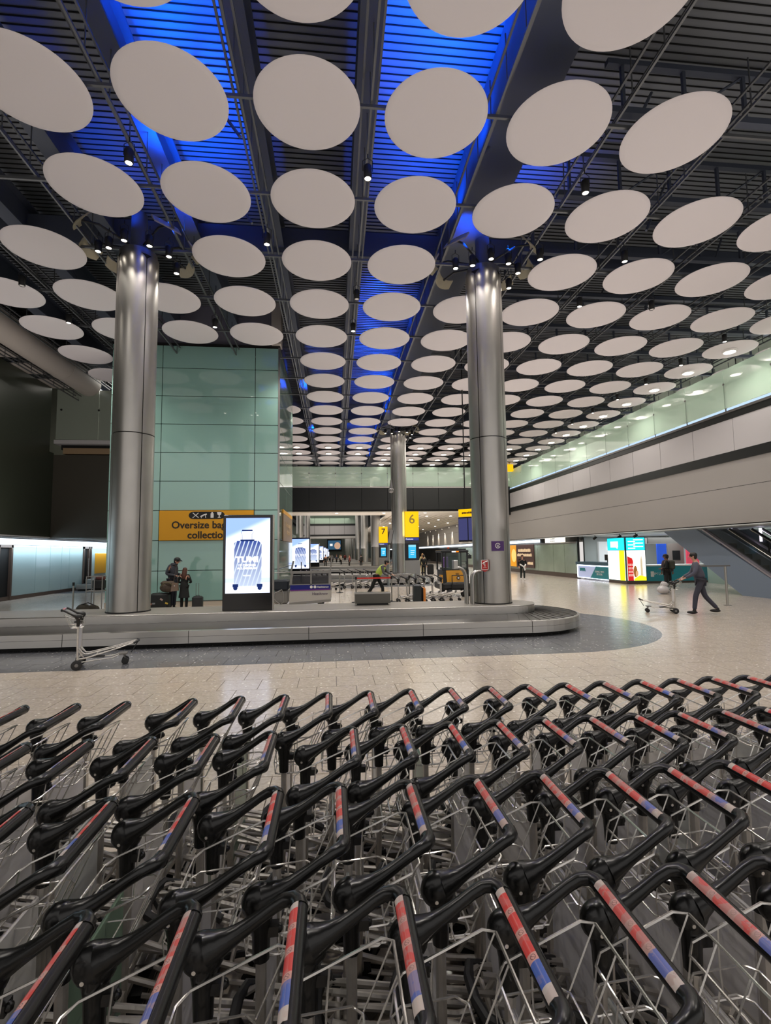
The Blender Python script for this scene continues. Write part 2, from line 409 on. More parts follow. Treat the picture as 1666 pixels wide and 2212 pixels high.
# ------------------------------------------------------------------ steel pillars
def pillar(x, y, z0, z1, label, lod=False):
    t = thing('steel_pillar', label, 'pillar', (x, y, z0))
    H = z1-z0; R = .49
    MB().lathe([(R-.03, 0), (R-.03, H-.02)], 24).build('core', DARKGAP, t, smooth=True)
    split = [0, 4.55, H] if not lod else [0, H]
    for k in range(4):
        a0 = PI/4+k*PI/2+.022; a1 = a0+PI/2-.044
        for q in range(len(split)-1):
            m_ = MB(); prof_ = []
            n = 14; za, zb = split[q]+(.012 if q else .03), split[q+1]-.012; last = q == len(split)-2
            outer = []; 
            for s_ in range(n+1):
                a = a0+(a1-a0)*s_/n; u = (s_/n-.5)*2
                r = R*(1+.05*(1-u*u))
                # scalloped head: each cladding sheet rises to a rounded lobe
                zt = zb-(.14*abs(u)**3 if last else 0)
                outer.append((r, a, zt))
            vs = []
            for (r, a, zt) in outer:
                for rr, zz in ((r, za), (r, zt), (r-.03, zt), (r-.03, za)): vs.append((rr*math.cos(a), rr*math.sin(a), zz))
            fs = []
            for s_ in range(n):
                for c in range(4): b = s_*4; fs.append((b+c, b+4+c, b+4+(c+1) % 4, b+(c+1) % 4))
            fs += [(0, 1, 2, 3), (n*4+3, n*4+2, n*4+1, n*4)]
            m_.add(vs, fs).build('cladding_panel', STEEL, t, smooth=True)
    MB().lathe([(0, 0), (R+.035, 0), (R+.035, .03), (R, .035)], 32).build('base_ring', BLACK, t)
    MB().lathe([(R-.06, H-.02), (R-.06, H+.14), (R-.02, H+.14), (R-.02, H-.02)], 32).build('head_ring', STEEL, t, smooth=True)
    MB().lathe([(.22, H-.1), (.2, 11.3-z0)], 16).build('pillar_stub', GIRD, t, smooth=True)
    return t
PT = 10.02
PX = (-5.25, 4.33)
PF = .62
pillar(PX[0], 13.33, PF, PT, 'tall brushed-steel pillar rising from the near carousel, left of the oversize sign')
pr = pillar(PX[1], 13.33, PF, PT, 'tall brushed-steel pillar with a small purple sign, right end of near carousel')
MB().box(-.17, .17, -.56, -.545, 1.42, 1.68).build('purple_sign', mat('sign_purple', rgb(66, 30, 96), .4), pr)
MB().lathe([(.055, -.566), (.072, -.566)], 20, c=(0, 0, 1.56), axis='y', a0=.4, a1=2*PI-.3).build('sign_ring', WHT, kids(pr)[-1] if False else pr)
print_line(.07, .02, WHT, pr, (0, -.57, 1.575)); print_line(.06, .02, WHT, pr, (0, -.57, 1.545))
pillar(PX[1], 32.7, .62, PT, 'steel pillar in the middle distance beside the yellow number 6 sign', True)
pillar(PX[1], 52.1, .62, 5.6+.0 if False else PT, 'steel pillar beyond the first bridge beside the far yellow sign', True)
for n_, y in enumerate((71.4, 90.8, 110.2, 129.6, 149.0, 168.4, 187.8)):
    pillar(PX[1], y, .62 if n_ < 4 else 0, PT, f'steel pillar beyond the dark bridge, {ORD[n_+1]} of the receding right-hand row', True)
for n_, y in enumerate((71.4, 90.8)):
    pillar(PX[0]+.3, y, .62, PT, f'{("nearer","farther")[n_]} steel pillar of the far left-hand row', True)

# lamps and reflector dishes round the pillar heads
REFL = mat('reflector_plate', rgb(160, 152, 130), .5, .2)
def head_cluster(x, y, side):
    for k, (a, r, dz) in enumerate(((200, .95, .02), (232, .80, -.06), (268, .85, .02), (308, .85, .02), (338, .98, -.06), (20, .95, -.12))):
        a = math.radians(a); px_, py_ = x+r*math.cos(a), y+r*math.sin(a)
        t = thing('pillar_spotlight', f'black spotlight at the head of the {side} pillar, {ORD[k]} round from the left', 'spotlight', (px_, py_, 9.98+dz)); spot_parts(t)
        light('SPOT', (px_, py_, 9.97+dz), 190, (1, .93, .83), size=.05, aim=(x+.40*math.cos(a), y+.40*math.sin(a), 6.2), cone=1.0)
    for k, a in enumerate((10, 48, 132, 170, 222, 318)):
        a = math.radians(a); c = Vector((math.cos(a), math.sin(a), 0)); n = Vector((-c.y, c.x, 0))
        t = thing('reflector_dish', f'folded reflector plate on the {side} pillar head, {ORD[k]} anticlockwise from right', 'reflector', (x, y, 10.25))
        m_ = MB(); vs = []
        for q in range(7):
            u = -1+2*q/6; base = c*(1.45+.10*(1-u*u))+n*(.36*u)
            for rr, zz in ((-.16, .26), (0, .04), (.0, .0), (-.18, .22)): vs.append(base+c*rr+Vector((0, 0, zz+.06*u*u)))
        fs = [(0, 1, 2, 3), (27, 26, 25, 24)]
        for q in range(6):
            for w in range(4): b = q*4; fs.append((b+w, b+4+w, b+4+(w+1) % 4, b+(w+1) % 4))
        m_.add(vs, fs); m_.build('plate', REFL, t)
        MB().tube([c*.25+Vector((0, 0, .1)), c*1.0+Vector((0, 0, .28)), c*1.38+Vector((0, 0, .18))], .03, 6).build('arm', BLACK, t)
head_cluster(PX[0], 13.33, 'left'); head_cluster(PX[1], 13.33, 'right'); head_cluster(PX[1], 32.7, 'middle-distance')

# ------------------------------------------------------------------ carousels
def stadium(r, xr, x0, yc, n=24):
    return [(x0, yc-r)]+[(xr+r*math.cos(a), yc+r*math.sin(a)) for a in [(-PI/2+PI*k/n) for k in range(n+1)]]+[(x0, yc+r)]
def wallstrip(m_, P, P2, z0, z1):
    n = len(P); vs = [(p[0], p[1], z0) for p in P]+[(p[0], p[1], z1) for p in P2]
    m_.add(vs, [(i, i+1, n+i+1, n+i) for i in range(n-1)])
def ringflat(m_, A, B, za, zb):
    n = len(A); m_.add([(p[0], p[1], za) for p in A]+[(p[0], p[1], zb) for p in B], [(i, i+1, n+i+1, n+i) for i in range(n-1)])
def carousel(yc, label, lod=False, x0=-15.1):
    t = thing('baggage_carousel', label, 'carousel', (0, 0, 0)); xr = 4.65
    RO, RI = 1.93, .80
    m_ = MB(); A = stadium(RO-.28, xr, x0, yc); wallstrip(m_, A, A, 0, .2); m_.build('kick_base', BLACK, t, fix=False)
    # skirt panels: lengths with recessed joints, curved ones round the end
    segs = []
    xs = []; x = xr
    while x > x0: xs.append(x); x -= 2.62
    xs.append(x0)
    def panel(P, Pi):
        m_ = MB(); wallstrip(m_, P, P, .10, .245); wallstrip(m_, P, P, .250, .372); ringflat(m_, P, Pi, .372, .385)
        wallstrip(m_, Pi, Pi, .36, .385); ringflat(m_, P, Pi, .10, .10); m_.build('skirt_panel', STEELB, t, fix=False)
    for s_ in (-1, 1):
        for a, b in zip(xs[:-1], xs[1:]):
            panel([(b+.006, yc+s_*RO), (a-.006, yc+s_*RO)], [(b+.006, yc+s_*(RO-.06)), (a-.006, yc+s_*(RO-.06))])
            if lod: continue
    for k in range(4):
        aa = [-PI/2+PI*(k+q/8)/4+(.004 if q == 0 else (-.004 if q == 8 else 0)) for q in range(9)]
        panel([(xr+RO*math.cos(a), yc+RO*math.sin(a)) for a in aa], [(xr+(RO-.06)*math.cos(a), yc+(RO-.06)*math.sin(a)) for a in aa])
    m_ = MB(); ringflat(m_, stadium(RO-.05, xr, x0, yc), stadium(RI, xr, x0, yc), .345, .385); m_.build('belt_bed', BLACK, t, fix=False)
    # overlapping rubber slats
    def slat_straight(x, s_, dz=.0):
        ya, yb = yc+s_*(RO-.07), yc+s_*(RI+.02); sh = .34
        vs = [(x, ya, .366+.012), (x+.3, ya, .366), (x+.3+sh, yb, .405), (x+sh, yb, .405+.012),
              (x, ya, .35), (x+.3, ya, .35), (x+.3+sh, yb, .39), (x+sh, yb, .39)]
        return vs
    F6 = [(0, 1, 2, 3), (4, 7, 6, 5), (0, 4, 5, 1), (1, 5, 6, 2), (2, 6, 7, 3), (3, 7, 4, 0)]
    if not lod:
        x = xr-.28; k = 0
        while x > -11:
            MB().add(slat_straight(x, -1), F6).build('belt_slat', BELT, t); x -= .27; k += 1
        back = MB(); x = xr-.28
        while x > -9: back.add(slat_straight(x, 1), F6); x -= .27
        tag(back.build('far_side_slats', BELT, t), kind='stuff')
        N = 22
        for k in range(N):
            a = -PI/2+PI*k/N; b = a+PI/N*1.12; off = .28
            def pt(r, q, z): return (xr+r*math.cos(q), yc+r*math.sin(q), z)
            ro, ri = RO-.07, RI+.02
            vs = [pt(ro, a, .380), pt(ro, b, .368), pt(ri, b+off, .405), pt(ri, a+off, .417), pt(ro, a, .35), pt(ro, b, .35), pt(ri, b+off, .39), pt(ri, a+off, .39)]
            MB().add(vs, F6).build('belt_slat', BELT, t)
    # centre platform
    m_ = MB(); P = stadium(RI, xr, x0, yc); wallstrip(m_, P, P, .36, .60); m_.build('platform_riser', STEELB, t, fix=False)
    n = len(P); m_ = MB(); P2 = stadium(RI-.02, xr, x0, yc); ringflat(m_, P, P2, .60, .62)
    m_.add([(p[0], p[1], .62) for p in P2], [tuple(range(n))]); m_.build('platform_top', PLATE, t, fix=False)
    m_ = MB(); m_.tube([(p[0], p[1], .607) for p in P], .012, 6); m_.build('edge_trim', STEELB, t, smooth=True)
    return t
carousel(13.33, 'long low stainless baggage carousel nearest the camera, with dark overlapping belt slats')
carousel(32.7, 'second baggage carousel, behind the near one, in the middle distance', True)
carousel(52.1, 'third baggage carousel, seen under the dark bridge', True)
for k, y in enumerate((71.4, 90.8, 110.2, 129.6)): carousel(y, f'{("fourth","fifth","sixth","seventh")[k]} baggage carousel, far down the hall', True, -6.0)

# ------------------------------------------------------------------ green glass block
gb = thing('glass_clad_block', 'tall pale green glass-clad block behind the left pillar, with oversize baggage sign', 'building block', (0, 0, 0))
X0b, X1b, Y0b, Y1b = -9.0, -2.28, 20.55, 27.1
MB().box(X0b+.05, X1b-.05, Y0b+.05, Y1b, 0, 10.72).build('core', DARKGAP, gb)
zs = [.20, 1.41, 2.62, 3.83, 5.02, 6.20, 7.38, 8.56, 9.74, 10.70]
xb = [X0b, -7.02, -3.28, X1b]
for zi in range(len(zs)-1):
    for xi in range(3):
        MB().cbox(xb[xi]+.012, xb[xi+1]-.012, Y0b, Y0b+.04, zs[zi]+.012, zs[zi+1]-.012, .004).build('glass_panel', GREENG, gb)
    for (ya, yb) in ((Y0b+.05, 23.6), (23.6, Y1b)):
        MB().cbox(X1b-.04, X1b, ya+.012, yb-.012, zs[zi]+.012, zs[zi+1]-.012, .004).build('glass_panel', GREENG2, gb)
MB().box(X1b-.05, X1b+.02, Y0b-.02, Y0b+.05, 0, 10.72).build('corner_trim', STEEL, gb)
MB().box(X0b, X1b, Y0b-.02, Y0b+.05, 0, .19).build('kerb', mat('kerb_stone', rgb(190, 178, 160), .5), gb)
MB().box(X0b, X1b, Y0b-.03, Y0b-.0, .185, .20).build('kerb_trim', STEEL, gb)
MB().box(X0b-.02, X1b+.02, Y0b-.02, Y1b, 10.72, 10.80).build('cap', BLACK, gb)
gw = MB().box(X0b+.3, X1b-.3, Y0b+.3, Y1b, 10.8, 12.6).build('wall_upper_block', mat('mauve_plaster', rgb(120, 118, 132), .7)); struct(gw)
# a pale column box and beam beyond the block's right edge
struct(MB().box(-2.6, -2.2, 20.3, 20.9, 10.8, 12.6).build('trim_1', PLASTER))
# oversize baggage sign
os_ = thing('oversize_sign', 'yellow Oversize baggage collection sign on the green glass block', 'sign', (-5.14, Y0b-.04, 3.22))
MB().cbox(-1.85, 1.85, -.03, .03, -.60, .60, .006).build('sign_panel', YEL, os_)
text('Oversize baggage\ncollection', .405, INK, os_, (.05, -.034, -.20), bold=.009)
pl = MB(); pl.prism([(.19*math.cos(a)*1+sx2, .15*math.sin(a)+.40) for sx2, rng in ((.52, range(-4, 5)), (-.52, range(4, 13))) for a in [PI*k/8 for k in rng]], -.036, -.03); pl.build('pictogram_plate', BLACK, os_)
ic = MB()
for s_ in (-1, 1): ic.tube([(-.55, -.04, .40-.10*s_), (-.32, -.04, .40+.10*s_)], .016, 4)
ic.tube([(-.24, -.04, .34), (-.1, -.04, .42), (0.0, -.04, .44)], .03, 5); ic.tube([(-.2, -.04, .33), (-.22, -.04, .29)], .014, 4); ic.tube([(-.06, -.04, .42), (-.04, -.04, .30)], .014, 4)
ic.box(.15, .27, -.045, -.037, .30, .48); ic.box(.18, .24, -.045, -.037, .48, .53)
ic.prism([(.40, .53), (.58, .53), (.56, .43), (.51, .40), (.51, .33), (.56, .30), (.42, .30), (.47, .33), (.47, .40), (.42, .43)], -.045, -.037)
ic.build('pictograms', WHT, os_)
os2 = thing('side_sign', 'brown and yellow sign on the side face of the green block', 'sign', (X1b+.03, 24.0, 3.35))
MB().box(-.02, .03, -2.2, 2.2, -.75, .45).build('sign_panel', mat('sign_brown', rgb(120, 92, 60), .35), os2); MB().box(-.02, .035, -2.2, 2.2, .45, .62).build('sign_header', YEL, os2)
text('Oversize baggage\ncollection', .34, mat('sign_pale', rgb(196, 170, 130), .5), os2, (.04, 0, -.15), rot=(PI/2, 0, PI/2))

# ------------------------------------------------------------------ left side
struct(MB().box(-15.6, -14.8, 0, 27.0, 3.05, 10.9).build('wall_left', DARKWALL))
struct(MB().box(-24, -14.8, 27.0, 27.4, 3.05, 7.5).build('wall_left_return', DARKWALL))
struct(MB().box(-16, -8.8, 27.4, 60, 3.0, 7.4).build('wall_left_far', mat('dark_left_far', rgb(62, 58, 48), .6)))
sof = struct(MB().box(-16.4, -14.8, 2, 46, 3.0, 3.06).build('ceiling_left_soffit', WHT))
for k in range(6): MB().box(-15.6+k*.13, -15.56+k*.13, 2, 46, 2.96, 3.0).build('soffit_slat', GREYST, sof)
lw = struct(MB().box(-15.6, -15.4, 8, 46, 0, 3.0).build('wall_left_lower', DARKGAP))
MB().box(-15.4, -15.12, 8, 46, 2.62, 2.90).build('light_cove', COVE, lw)
light('AREA', (-14.9, 27, 2.7), 400, (.75, .88, 1.0), sx=.4, sy=30, rot=(0, .9, 0))
LG = mat('blue_grey_glass', rgb(172, 196, 198), .08, spec=.6)
ysl = [10, 12.5, 15, 17.5, 20.0, 22.5, 25.3, 27.2, 28.5, 29.63, 30.44, 31.97, 33.0, 36, 39, 42, 46]
for a, b in zip(ysl[:-1], ysl[1:]):
    if a in (22.5,) or a == 31.97: continue
    MB().cbox(-15.40, -15.34, a+.015, b-.015, .18, 2.60, .004).build('glass_panel', LG, lw)
MB().box(-15.42, -15.30, 8, 46, 0, .18).build('plinth', BRONZE, lw)
def leftdoor(n, y0, y1):
    t = struct(MB().box(-15.44, -15.41, y0, y1, .0, 2.6).build(f'door_{n}', mat('door_mauve', rgb(128, 112, 116), .4)))
    for a in (y0, y0+(y1-y0)*.62, y1-.14): MB().box(-15.41, -15.28, a, a+.12, 0, 2.6).build('door_frame', BRONZE, t)
    MB().box(-15.41, -15.28, y0, y1, 2.48, 2.62).build('door_head', BRONZE, t)
    MB().tube([(-15.24, y0+(y1-y0)*.5, .7), (-15.24, y0+(y1-y0)*.5, 1.9)], .025, 6).build('door_handle', CHROME, t)
leftdoor(1, 22.5, 25.3); leftdoor(2, 31.97, 33.0)
tag(MB().cbox(-15.34, -15.30, 33.5, 35.0, .9, 2.2, .01).build('yellow_notice', YEL), 'yellow notice on the left lower wall, partly behind the left pillar', 'notice')
# duct and pale slabs above the dark wall
duct = thing('ceiling_duct', 'large pale round air duct running above the dark left wall', 'duct', (-13.1, 0, 0))
m_ = MB(); m_.tube([(0, 4, 11.2), (0, 27.3, 11.2)], .62, 28); m_.build('duct_tube', PLASTER, duct, smooth=True)
m_ = MB(); m_.cyl((0, 16.0, 11.2), (0, 16.06, 11.2), .633, n=28); m_.cyl((0, 24.6, 11.2), (0, 24.66, 11.2), .633, n=28); m_.build('duct_seam', PLASTER, duct, smooth=True)
for k in range(7):
    tag(MB().box(-15.6, -14.0, 13.2+k*2.1, 14.5+k*2.1, 10.92, 10.98).build('soffit_panel', PLASTER), f'pale flat soffit panel above the dark left wall, {ORD[k]} from the front', 'panel', 'pale panels along the duct')
# upper-left glass balcony
bal = thing('glass_balcony', 'glass-fronted balcony between the dark left wall and the green block', 'balcony', (0, 27.4, 0))
for a, b in ((-14.75, -12.6), (-12.6, -10.6), (-10.6, -8.9)): MB().box(a+.01, b-.01, 0, .03, 8.25, 10.95).build('glass_panel', mat('balcony_glass', rgb(150, 158, 146), .1, alpha=.85, spec=.4), bal)
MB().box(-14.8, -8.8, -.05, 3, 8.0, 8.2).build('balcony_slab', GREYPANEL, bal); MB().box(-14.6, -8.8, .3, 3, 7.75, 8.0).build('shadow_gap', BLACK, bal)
MB().box(-14.4, -8.8, .1, .6, 7.48, 7.80).build('beam', mat('beam_beige', rgb(150, 126, 96), .6), bal)
for x in (-14.5, -12.6, -10.6): MB().cyl((x, -.04, 9.85), (x, .05, 9.85), .05, n=10).build('glass_clamp', BLACK, bal)
MB().box(-14.75, -8.8, .25, .4, 8.2, 8.45).build('low_rail', GREYST, bal)
light('AREA', (-11.5, 29.5, 11.8), 520, (1, .95, .85), sx=5, sy=3)
struct(MB().box(-24, -8, 32, 32.3, 7.4, 12.6).build('wall_left_back', mat('dim_plaster', rgb(110, 112, 100), .7)))
struct(MB().box(-24, -23.8, 0, 60, 0, 12.6).build('wall_left_outer', BANDD))

# ------------------------------------------------------------------ right side: gallery wall
XR = 16.6
wr = struct(MB().box(XR, XR+.5, 0, 200, 3.0, 5.66).build('wall_right', mat('wall_right_plaster', rgb(154, 150, 146), .6, var=(.3, .04))))
MB().box(XR-.004, XR+.01, 0, 140, 4.565, 4.58).build('joint', DARKGAP, wr)
MB().box(XR-.05, XR+.3, 0, 45, 5.66, 6.06).build('dark_band', BANDD, wr)
MB().box(XR+.05, XR+.3, 0, 45, 6.06, 7.5).build('panel_backing', DARKGAP, wr)
MB().box(XR-.06, XR+.3, 0, 45, 7.45, 7.70).build('dark_band', BANDD, wr)
MB().box(XR-.10, XR+.3, 0, 45, 7.70, 7.80).build('cap_rail', GREYST, wr)
ys = [20.9-2.32*5+2.32*k for k in range(16)]
for a in ys: MB().cbox(XR-.03, XR+.03, a+.012, a+2.32-.012, 6.07, 7.44, .004).build('grey_panel', GREYPANEL, wr)
gal = thing('gallery_balustrade', 'long frosted glass balustrade along the upper right gallery', 'balustrade', (0, 0, 0))
for a in ys:
    b = a+.35
    MB().box(XR-.02, XR+.0, b+.01, b+2.31, 7.95, 9.62).build('glass_pane', BALGLASS, gal)
    MB().box(XR+.0, XR+.06, b-.03, b+.03, 7.8, 9.05).build('post', GREYST, gal)
    MB().cyl((XR-.03, b, 9.0), (XR+.12, b, 9.0), .05, n=8).build('clamp', GREYST, gal)
    MB().box(XR-.01, XR+.005, b+.02, b+2.25, 7.82, 7.93).build('light_strip', emis('blue_strip', (.55, .75, 1.0), 1.1), gal)
MB().tube([(XR+.12, 6, 9.0), (XR+.12, 45, 9.0)], .035, 8).build('handrail', STEEL, gal, smooth=True)
struct(MB().box(XR+.3, 26, 0, 150, 7.5, 7.78).build('floor_gallery', WHT))
struct(MB().box(21.5, 21.8, 0, 150, 7.78, 12.6).build('wall_gallery_back', mat('pale_green_wall', rgb(206, 214, 200), .5)))
for k in range(9):
    light('POINT', (19.2, 10+k*4.6, 9.9), 110, (1, .97, .9), size=.15)
gs_ = thing('gallery_sign', 'small lit yellow sign high at the far end of the right gallery', 'sign', (16.2, 43.8, 0)); MB().cbox(-.3, .3, -.2, .2, 9.35, 10.0, .01).build('sign_panel', YELE, gs_); MB().cyl((0, 0, 10), (0, 0, 12.6), .02, n=6).build('hanger_rod', BLACK, gs_)
# far half of the right wall and its scalloped wall-washers
for k in range(9):
    y = 50+k*4.6
    t = thing('wall_washer', f'small wall-washer lamp on the far right cream wall, {ORD[k]} from the front', 'lamp', (XR-.45, y, 5.35))
    MB().cyl((0, 0, 0), (0, 0, .16), .07, n=10).build('housing', WHT, t); MB().cyl((0, 0, -.004), (0, 0, 0), .05, n=10).build('lens', LAMPE, t)
    light('SPOT', (XR-.35, y, 5.3), 900, (1, .88, .72), size=.04, aim=(XR+.1, y, 2.8), cone=.9)
# ------------------------------------------------------------------ first bridge
br = thing('first_bridge', 'dark bridge across the hall with a glass balustrade on top', 'bridge', (0, 45, 0))
xs = [-9.5+2.4*k for k in range(12)]
for a in xs:
    b = min(a+2.4, XR)
    if b-a < .3: continue
    MB().cbox(a+.012, b-.012, -.02, .06, 5.95, 7.98, .004).build('fascia_panel', BANDD, br)
    MB().box(a+.01, b-.01, -.02, .0, 8.12, 9.92).build('glass_pane', BALGLASS, br)
    MB().cyl((a, -.05, 9.3), (a, .1, 9.3), .06, n=8).build('clamp', GREYST, br)
MB().box(-9.5, XR, .05, 3.4, 5.9, 8.0).build('bridge_deck', DARKGAP, br)
MB().box(-9.5, XR, -.06, .1, 8.0, 8.08).build('glass_channel', WHT, br)
MB().tube([(-9.5, .12, 9.3), (XR, .12, 9.3)], .04, 8).build('handrail', GREYST, br, smooth=True)
struct(MB().box(16.3, XR+.1, 44.9, 45.1, 5.4, 8.1).build('trim_2', BANDD))
# slatted pale soffit under it
sof2 = struct(MB().box(-9.5, XR, 45.1, 48.5, 5.78, 5.88).build('ceiling_bridge_soffit', DARKGAP))
for k in range(12): MB().box(-9.5, XR, 45.1+k*.28, 45.3+k*.28, 5.68, 5.78).build('slat', mat('slat_white', rgb(210, 202, 188), .5), sof2)
ls = struct(MB().box(5.2, XR, 48.5, 195, 5.80, 5.9).build('ceiling_low_right', DARKGAP))
for k in range(20): MB().box(5.2+k*.57, 5.2+k*.57+.45, 48.5, 195, 5.68, 5.80).build('slat', MATS['slat_white'], ls)
k = 0
for x in (7, 9.5, 12, 14.5):
    for y in (50, 56, 62, 70, 80):
        t = tag(MB().cyl((x, y, 5.66), (x, y, 5.69), .12, n=12).build('recessed_downlight', LAMPE), f'recessed downlight in the low slatted ceiling, {ORD[[7,9.5,12,14.5].index(x)]} line from the left, {ORD[[50,56,62,70,80].index(y)]} back', 'downlight', 'lamps in the low slatted ceiling')
    light('AREA', (x, 62, 5.6), 260, (1, .92, .8), sx=.6, sy=30)
for x in (-4, 0.2, 4.6, 8.5):
    tag(MB().cyl((x, 45.6, 5.66), (x, 45.6, 5.69), .12, n=12).build('recessed_downlight', LAMPE), f'recessed downlight under the dark bridge at the {("left","centre left","centre","right")[[-4,.2,4.6,8.5].index(x)]}', 'downlight')
# ------------------------------------------------------------------ second bridge and the far end
b2 = thing('second_bridge', 'far grey bridge with glass balustrade, framed under the dark one', 'bridge', (0, 100, 0))
for k in range(4): 
    a = -7+3*k; MB().cbox(a+.03, a+2.97, 0, .1, 5.7, 7.5, .01).build('grey_panel', GREYPANEL, b2); MB().box(a+.02, a+2.98, 0, .05, 7.9, 10.2).build('glass_pane', BALGLASS, b2)
MB().box(-7, 5, -.05, 2, 7.5, 7.9).build('dark_band', BANDD, b2); MB().box(-7, 5, -.05, 2, 5.3, 5.7).build('dark_band', BANDD, b2); MB().box(-7, 5, .1, 2, 5.3, 7.6).build('deck', GREYST, b2)
MB().box(-7, 5, -1, 2, 4.9, 5.3).build('light_soffit', WHT, b2)
struct(MB().box(-30, 30, 201, 201.5, 0, 12.6).build('wall_far', mat('far_green_wall', rgb(150, 160, 148), .5)))
struct(MB().box(-24, -8.8, 60, 60.2, 0, 12.6).build('wall_left_end', mat('far_side_wall', rgb(110, 118, 108), .6)))
fs_ = thing('far_wall_screen', 'large wide advertising screen high on the far end wall', 'screen', (-.1, 199, 5.1), 0)
MB().cbox(-2.9, 2.9, 0, .3, -2.4, 2.4, .03).build('bezel', BLACK, fs_); MB().box(-2.5, 2.5, -.03, 0, -1.8, 1.8).build('picture', emis('far_pic', rgb(60, 100, 130), .8), fs_)
MB().box(-1.8, -.7, -.05, -.03, -.4, .5).build('picture_mark', emis('far_white', (.9, .9, .9), 1), fs_)
MB().sph((1.2, -.03, -.3), (1.25, .03, 1.4), 12, 8).build('picture_figure', emis('far_peach', rgb(222, 180, 150), .8), fs_)
# lit wall panels under far colonnade (left)
struct(MB().box(-6.4, -6.1, 60, 200, 0, 4.8).build('wall_far_left', mat('far_left_glass', rgb(120, 138, 128), .15)))
light('AREA', (-1, 80, 9), 1800, (1, .92, .82), sx=8, sy=60)  # added fill lamps facing down, to brighten the far hall
light('AREA', (0, 150, 9), 2500, (1, .92, .82), sx=8, sy=60)
light('AREA', (0, 56, 10), 1300, (1, .93, .84), sx=14, sy=12)
light('AREA', (10, 38, 10.0), 500, (1, .93, .84), sx=8, sy=8)

# ------------------------------------------------------------------ recess behind the right wall
struct(MB().box(XR, 30, 0, 60, 2.96, 3.04).build('ceiling_right_recess', mat('recess_white', rgb(200, 206, 208), .6)))
gl = struct(MB().box(17.25, 17.4, 33.6, 200, 0, 3.0).build('wall_right_lower', DARKGAP))
yy = 33.6
for k in range(12):
    w = 3.0 if k > 1 else 1.9
    MB().cbox(17.18, 17.25, yy+.02, yy+w-.02, .32, 2.5, .004).build('glass_panel', mat('marbled_green_glass', rgb(150, 164, 148), .10, spec=.6, var=(.8, .22)), gl); yy += w
MB().box(17.15, 17.3, 33.6, 200, 0, .32).build('plinth', BRONZE, gl)
MB().box(17.15, 17.3, 33.6, 200, 2.5, 2.62).build('head_rail', GREYST, gl)
MB().box(17.2, 17.3, 40, 200, 2.68, 2.92).build('light_cove', COVE, gl)
light('AREA', (16.9, 60, 2.8), 300, (.8, .9, 1), sx=.4, sy=40)
def small_sign(name, label, loc, w, hh, M, txt=None, tm=None):
    t = thing(name, label, 'sign', loc); MB().cbox(-.06, .0, -w/2, w/2, -hh/2, hh/2, .01).build('sign_panel', M, t)
    if txt:
        for q in (-1, 1): print_line(w*.25, hh*.18, tm or INK, t, (-.065, w*.1, q*hh*.2), -PI/2, 5)
    return t
small_sign('hanging_sign', 'small lit white sign under the right soffit, left of the kiosk', (17.0, 36.6, 2.82), 3.4, .42, emis('sign_white_lit', (1., .93, .78), 2.2), True, INK)
ad = thing('drink_poster', 'lit brown and amber poster on the far right glass wall, behind the walking person', 'poster', (17.12, 44.2, 1.5))
MB().box(-.05, 0, -3.2, 3.2, -1.0, 1.05).build('poster_board', mat('poster_brown', rgb(60, 36, 30), .3, emit=rgb(60, 36, 30), es=.5), ad)
MB().box(-.06, -.05, 0.9, 3.1, -.98, 1.03).build('amber_field', emis('poster_amber', rgb(255, 170, 40), .9), ad)
MB().lathe([(0, -.065), (.62, -.065)], 24, axis='x', c=(0, 1.5, .05)).build('amber_arch', emis('poster_pale', rgb(255, 215, 120), 1.1), ad)
for q in range(2): print_line(2.9+.5*q, .28, emis('poster_text', rgb(240, 205, 160), 1.), ad, (-.07, -1.1+.0*q, .55-.42*q), -PI/2, 13)
print_line(1.2, .24, MATS['poster_text'], ad, (-.07, -2.4, -.6), -PI/2, 6)
# ---- sim kiosk
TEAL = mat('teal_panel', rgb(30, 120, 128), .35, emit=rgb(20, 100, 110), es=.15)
TEALE = emis('teal_lit', rgb(30, 200, 225), 1.9)
WARM = emis('lit_white', (1, .97, .86), 2.0)
kd = thing('kiosk_counter', 'lit white and teal kiosk counter left of the glowing light box', 'counter', (17.1, 31.35, 0))
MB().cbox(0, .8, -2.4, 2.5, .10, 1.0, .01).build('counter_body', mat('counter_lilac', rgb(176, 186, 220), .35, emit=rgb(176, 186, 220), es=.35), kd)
MB().prism([(-2.4, .14), (.4, .14), (-.5, .92), (-2.4, .92)], -.012, 0, 'yz').build('teal_front', TEAL, kd)
MB().box(-.1, .9, -2.45, 2.55, 1.0, 1.2).build('counter_top', mat('counter_dark_teal', rgb(56, 84, 100), .4), kd)
MB().box(-.03, 0, -2.4, 2.45, .93, .985).build('light_strip', emis('strip_white', (.85, .9, 1), 5), kd)
MB().box(-.03, 0, 2.4, 2.46, .1, .98).build('light_strip', MATS['strip_white'], kd); MB().box(-.03, 0, -2.4, 2.45, .10, .13).build('light_strip', MATS['strip_white'], kd)
text('SIM LOCAL', .2, TEAL, kd, (-.015, 1.55, .62), rot=(PI/2, 0, -PI/2)); text('CONNECT WITH\nSIM LOCAL', .17, WHT, kd, (-.02, -1.0, .5), rot=(PI/2, 0, -PI/2))
MB().prism([(1.2+.9*.0, .60), (2.05, .60), (2.05, .78), (1.85, .78), (1.2, .78)], -.02, -.012, 'yz').build('speech_mark', TEAL, kd)
kd.scale = (1, .84, 1)
lb = thing('light_box', 'tall glowing two-sided light box with teal head and phone box picture', 'light box', (16.95, 27.3, 0))
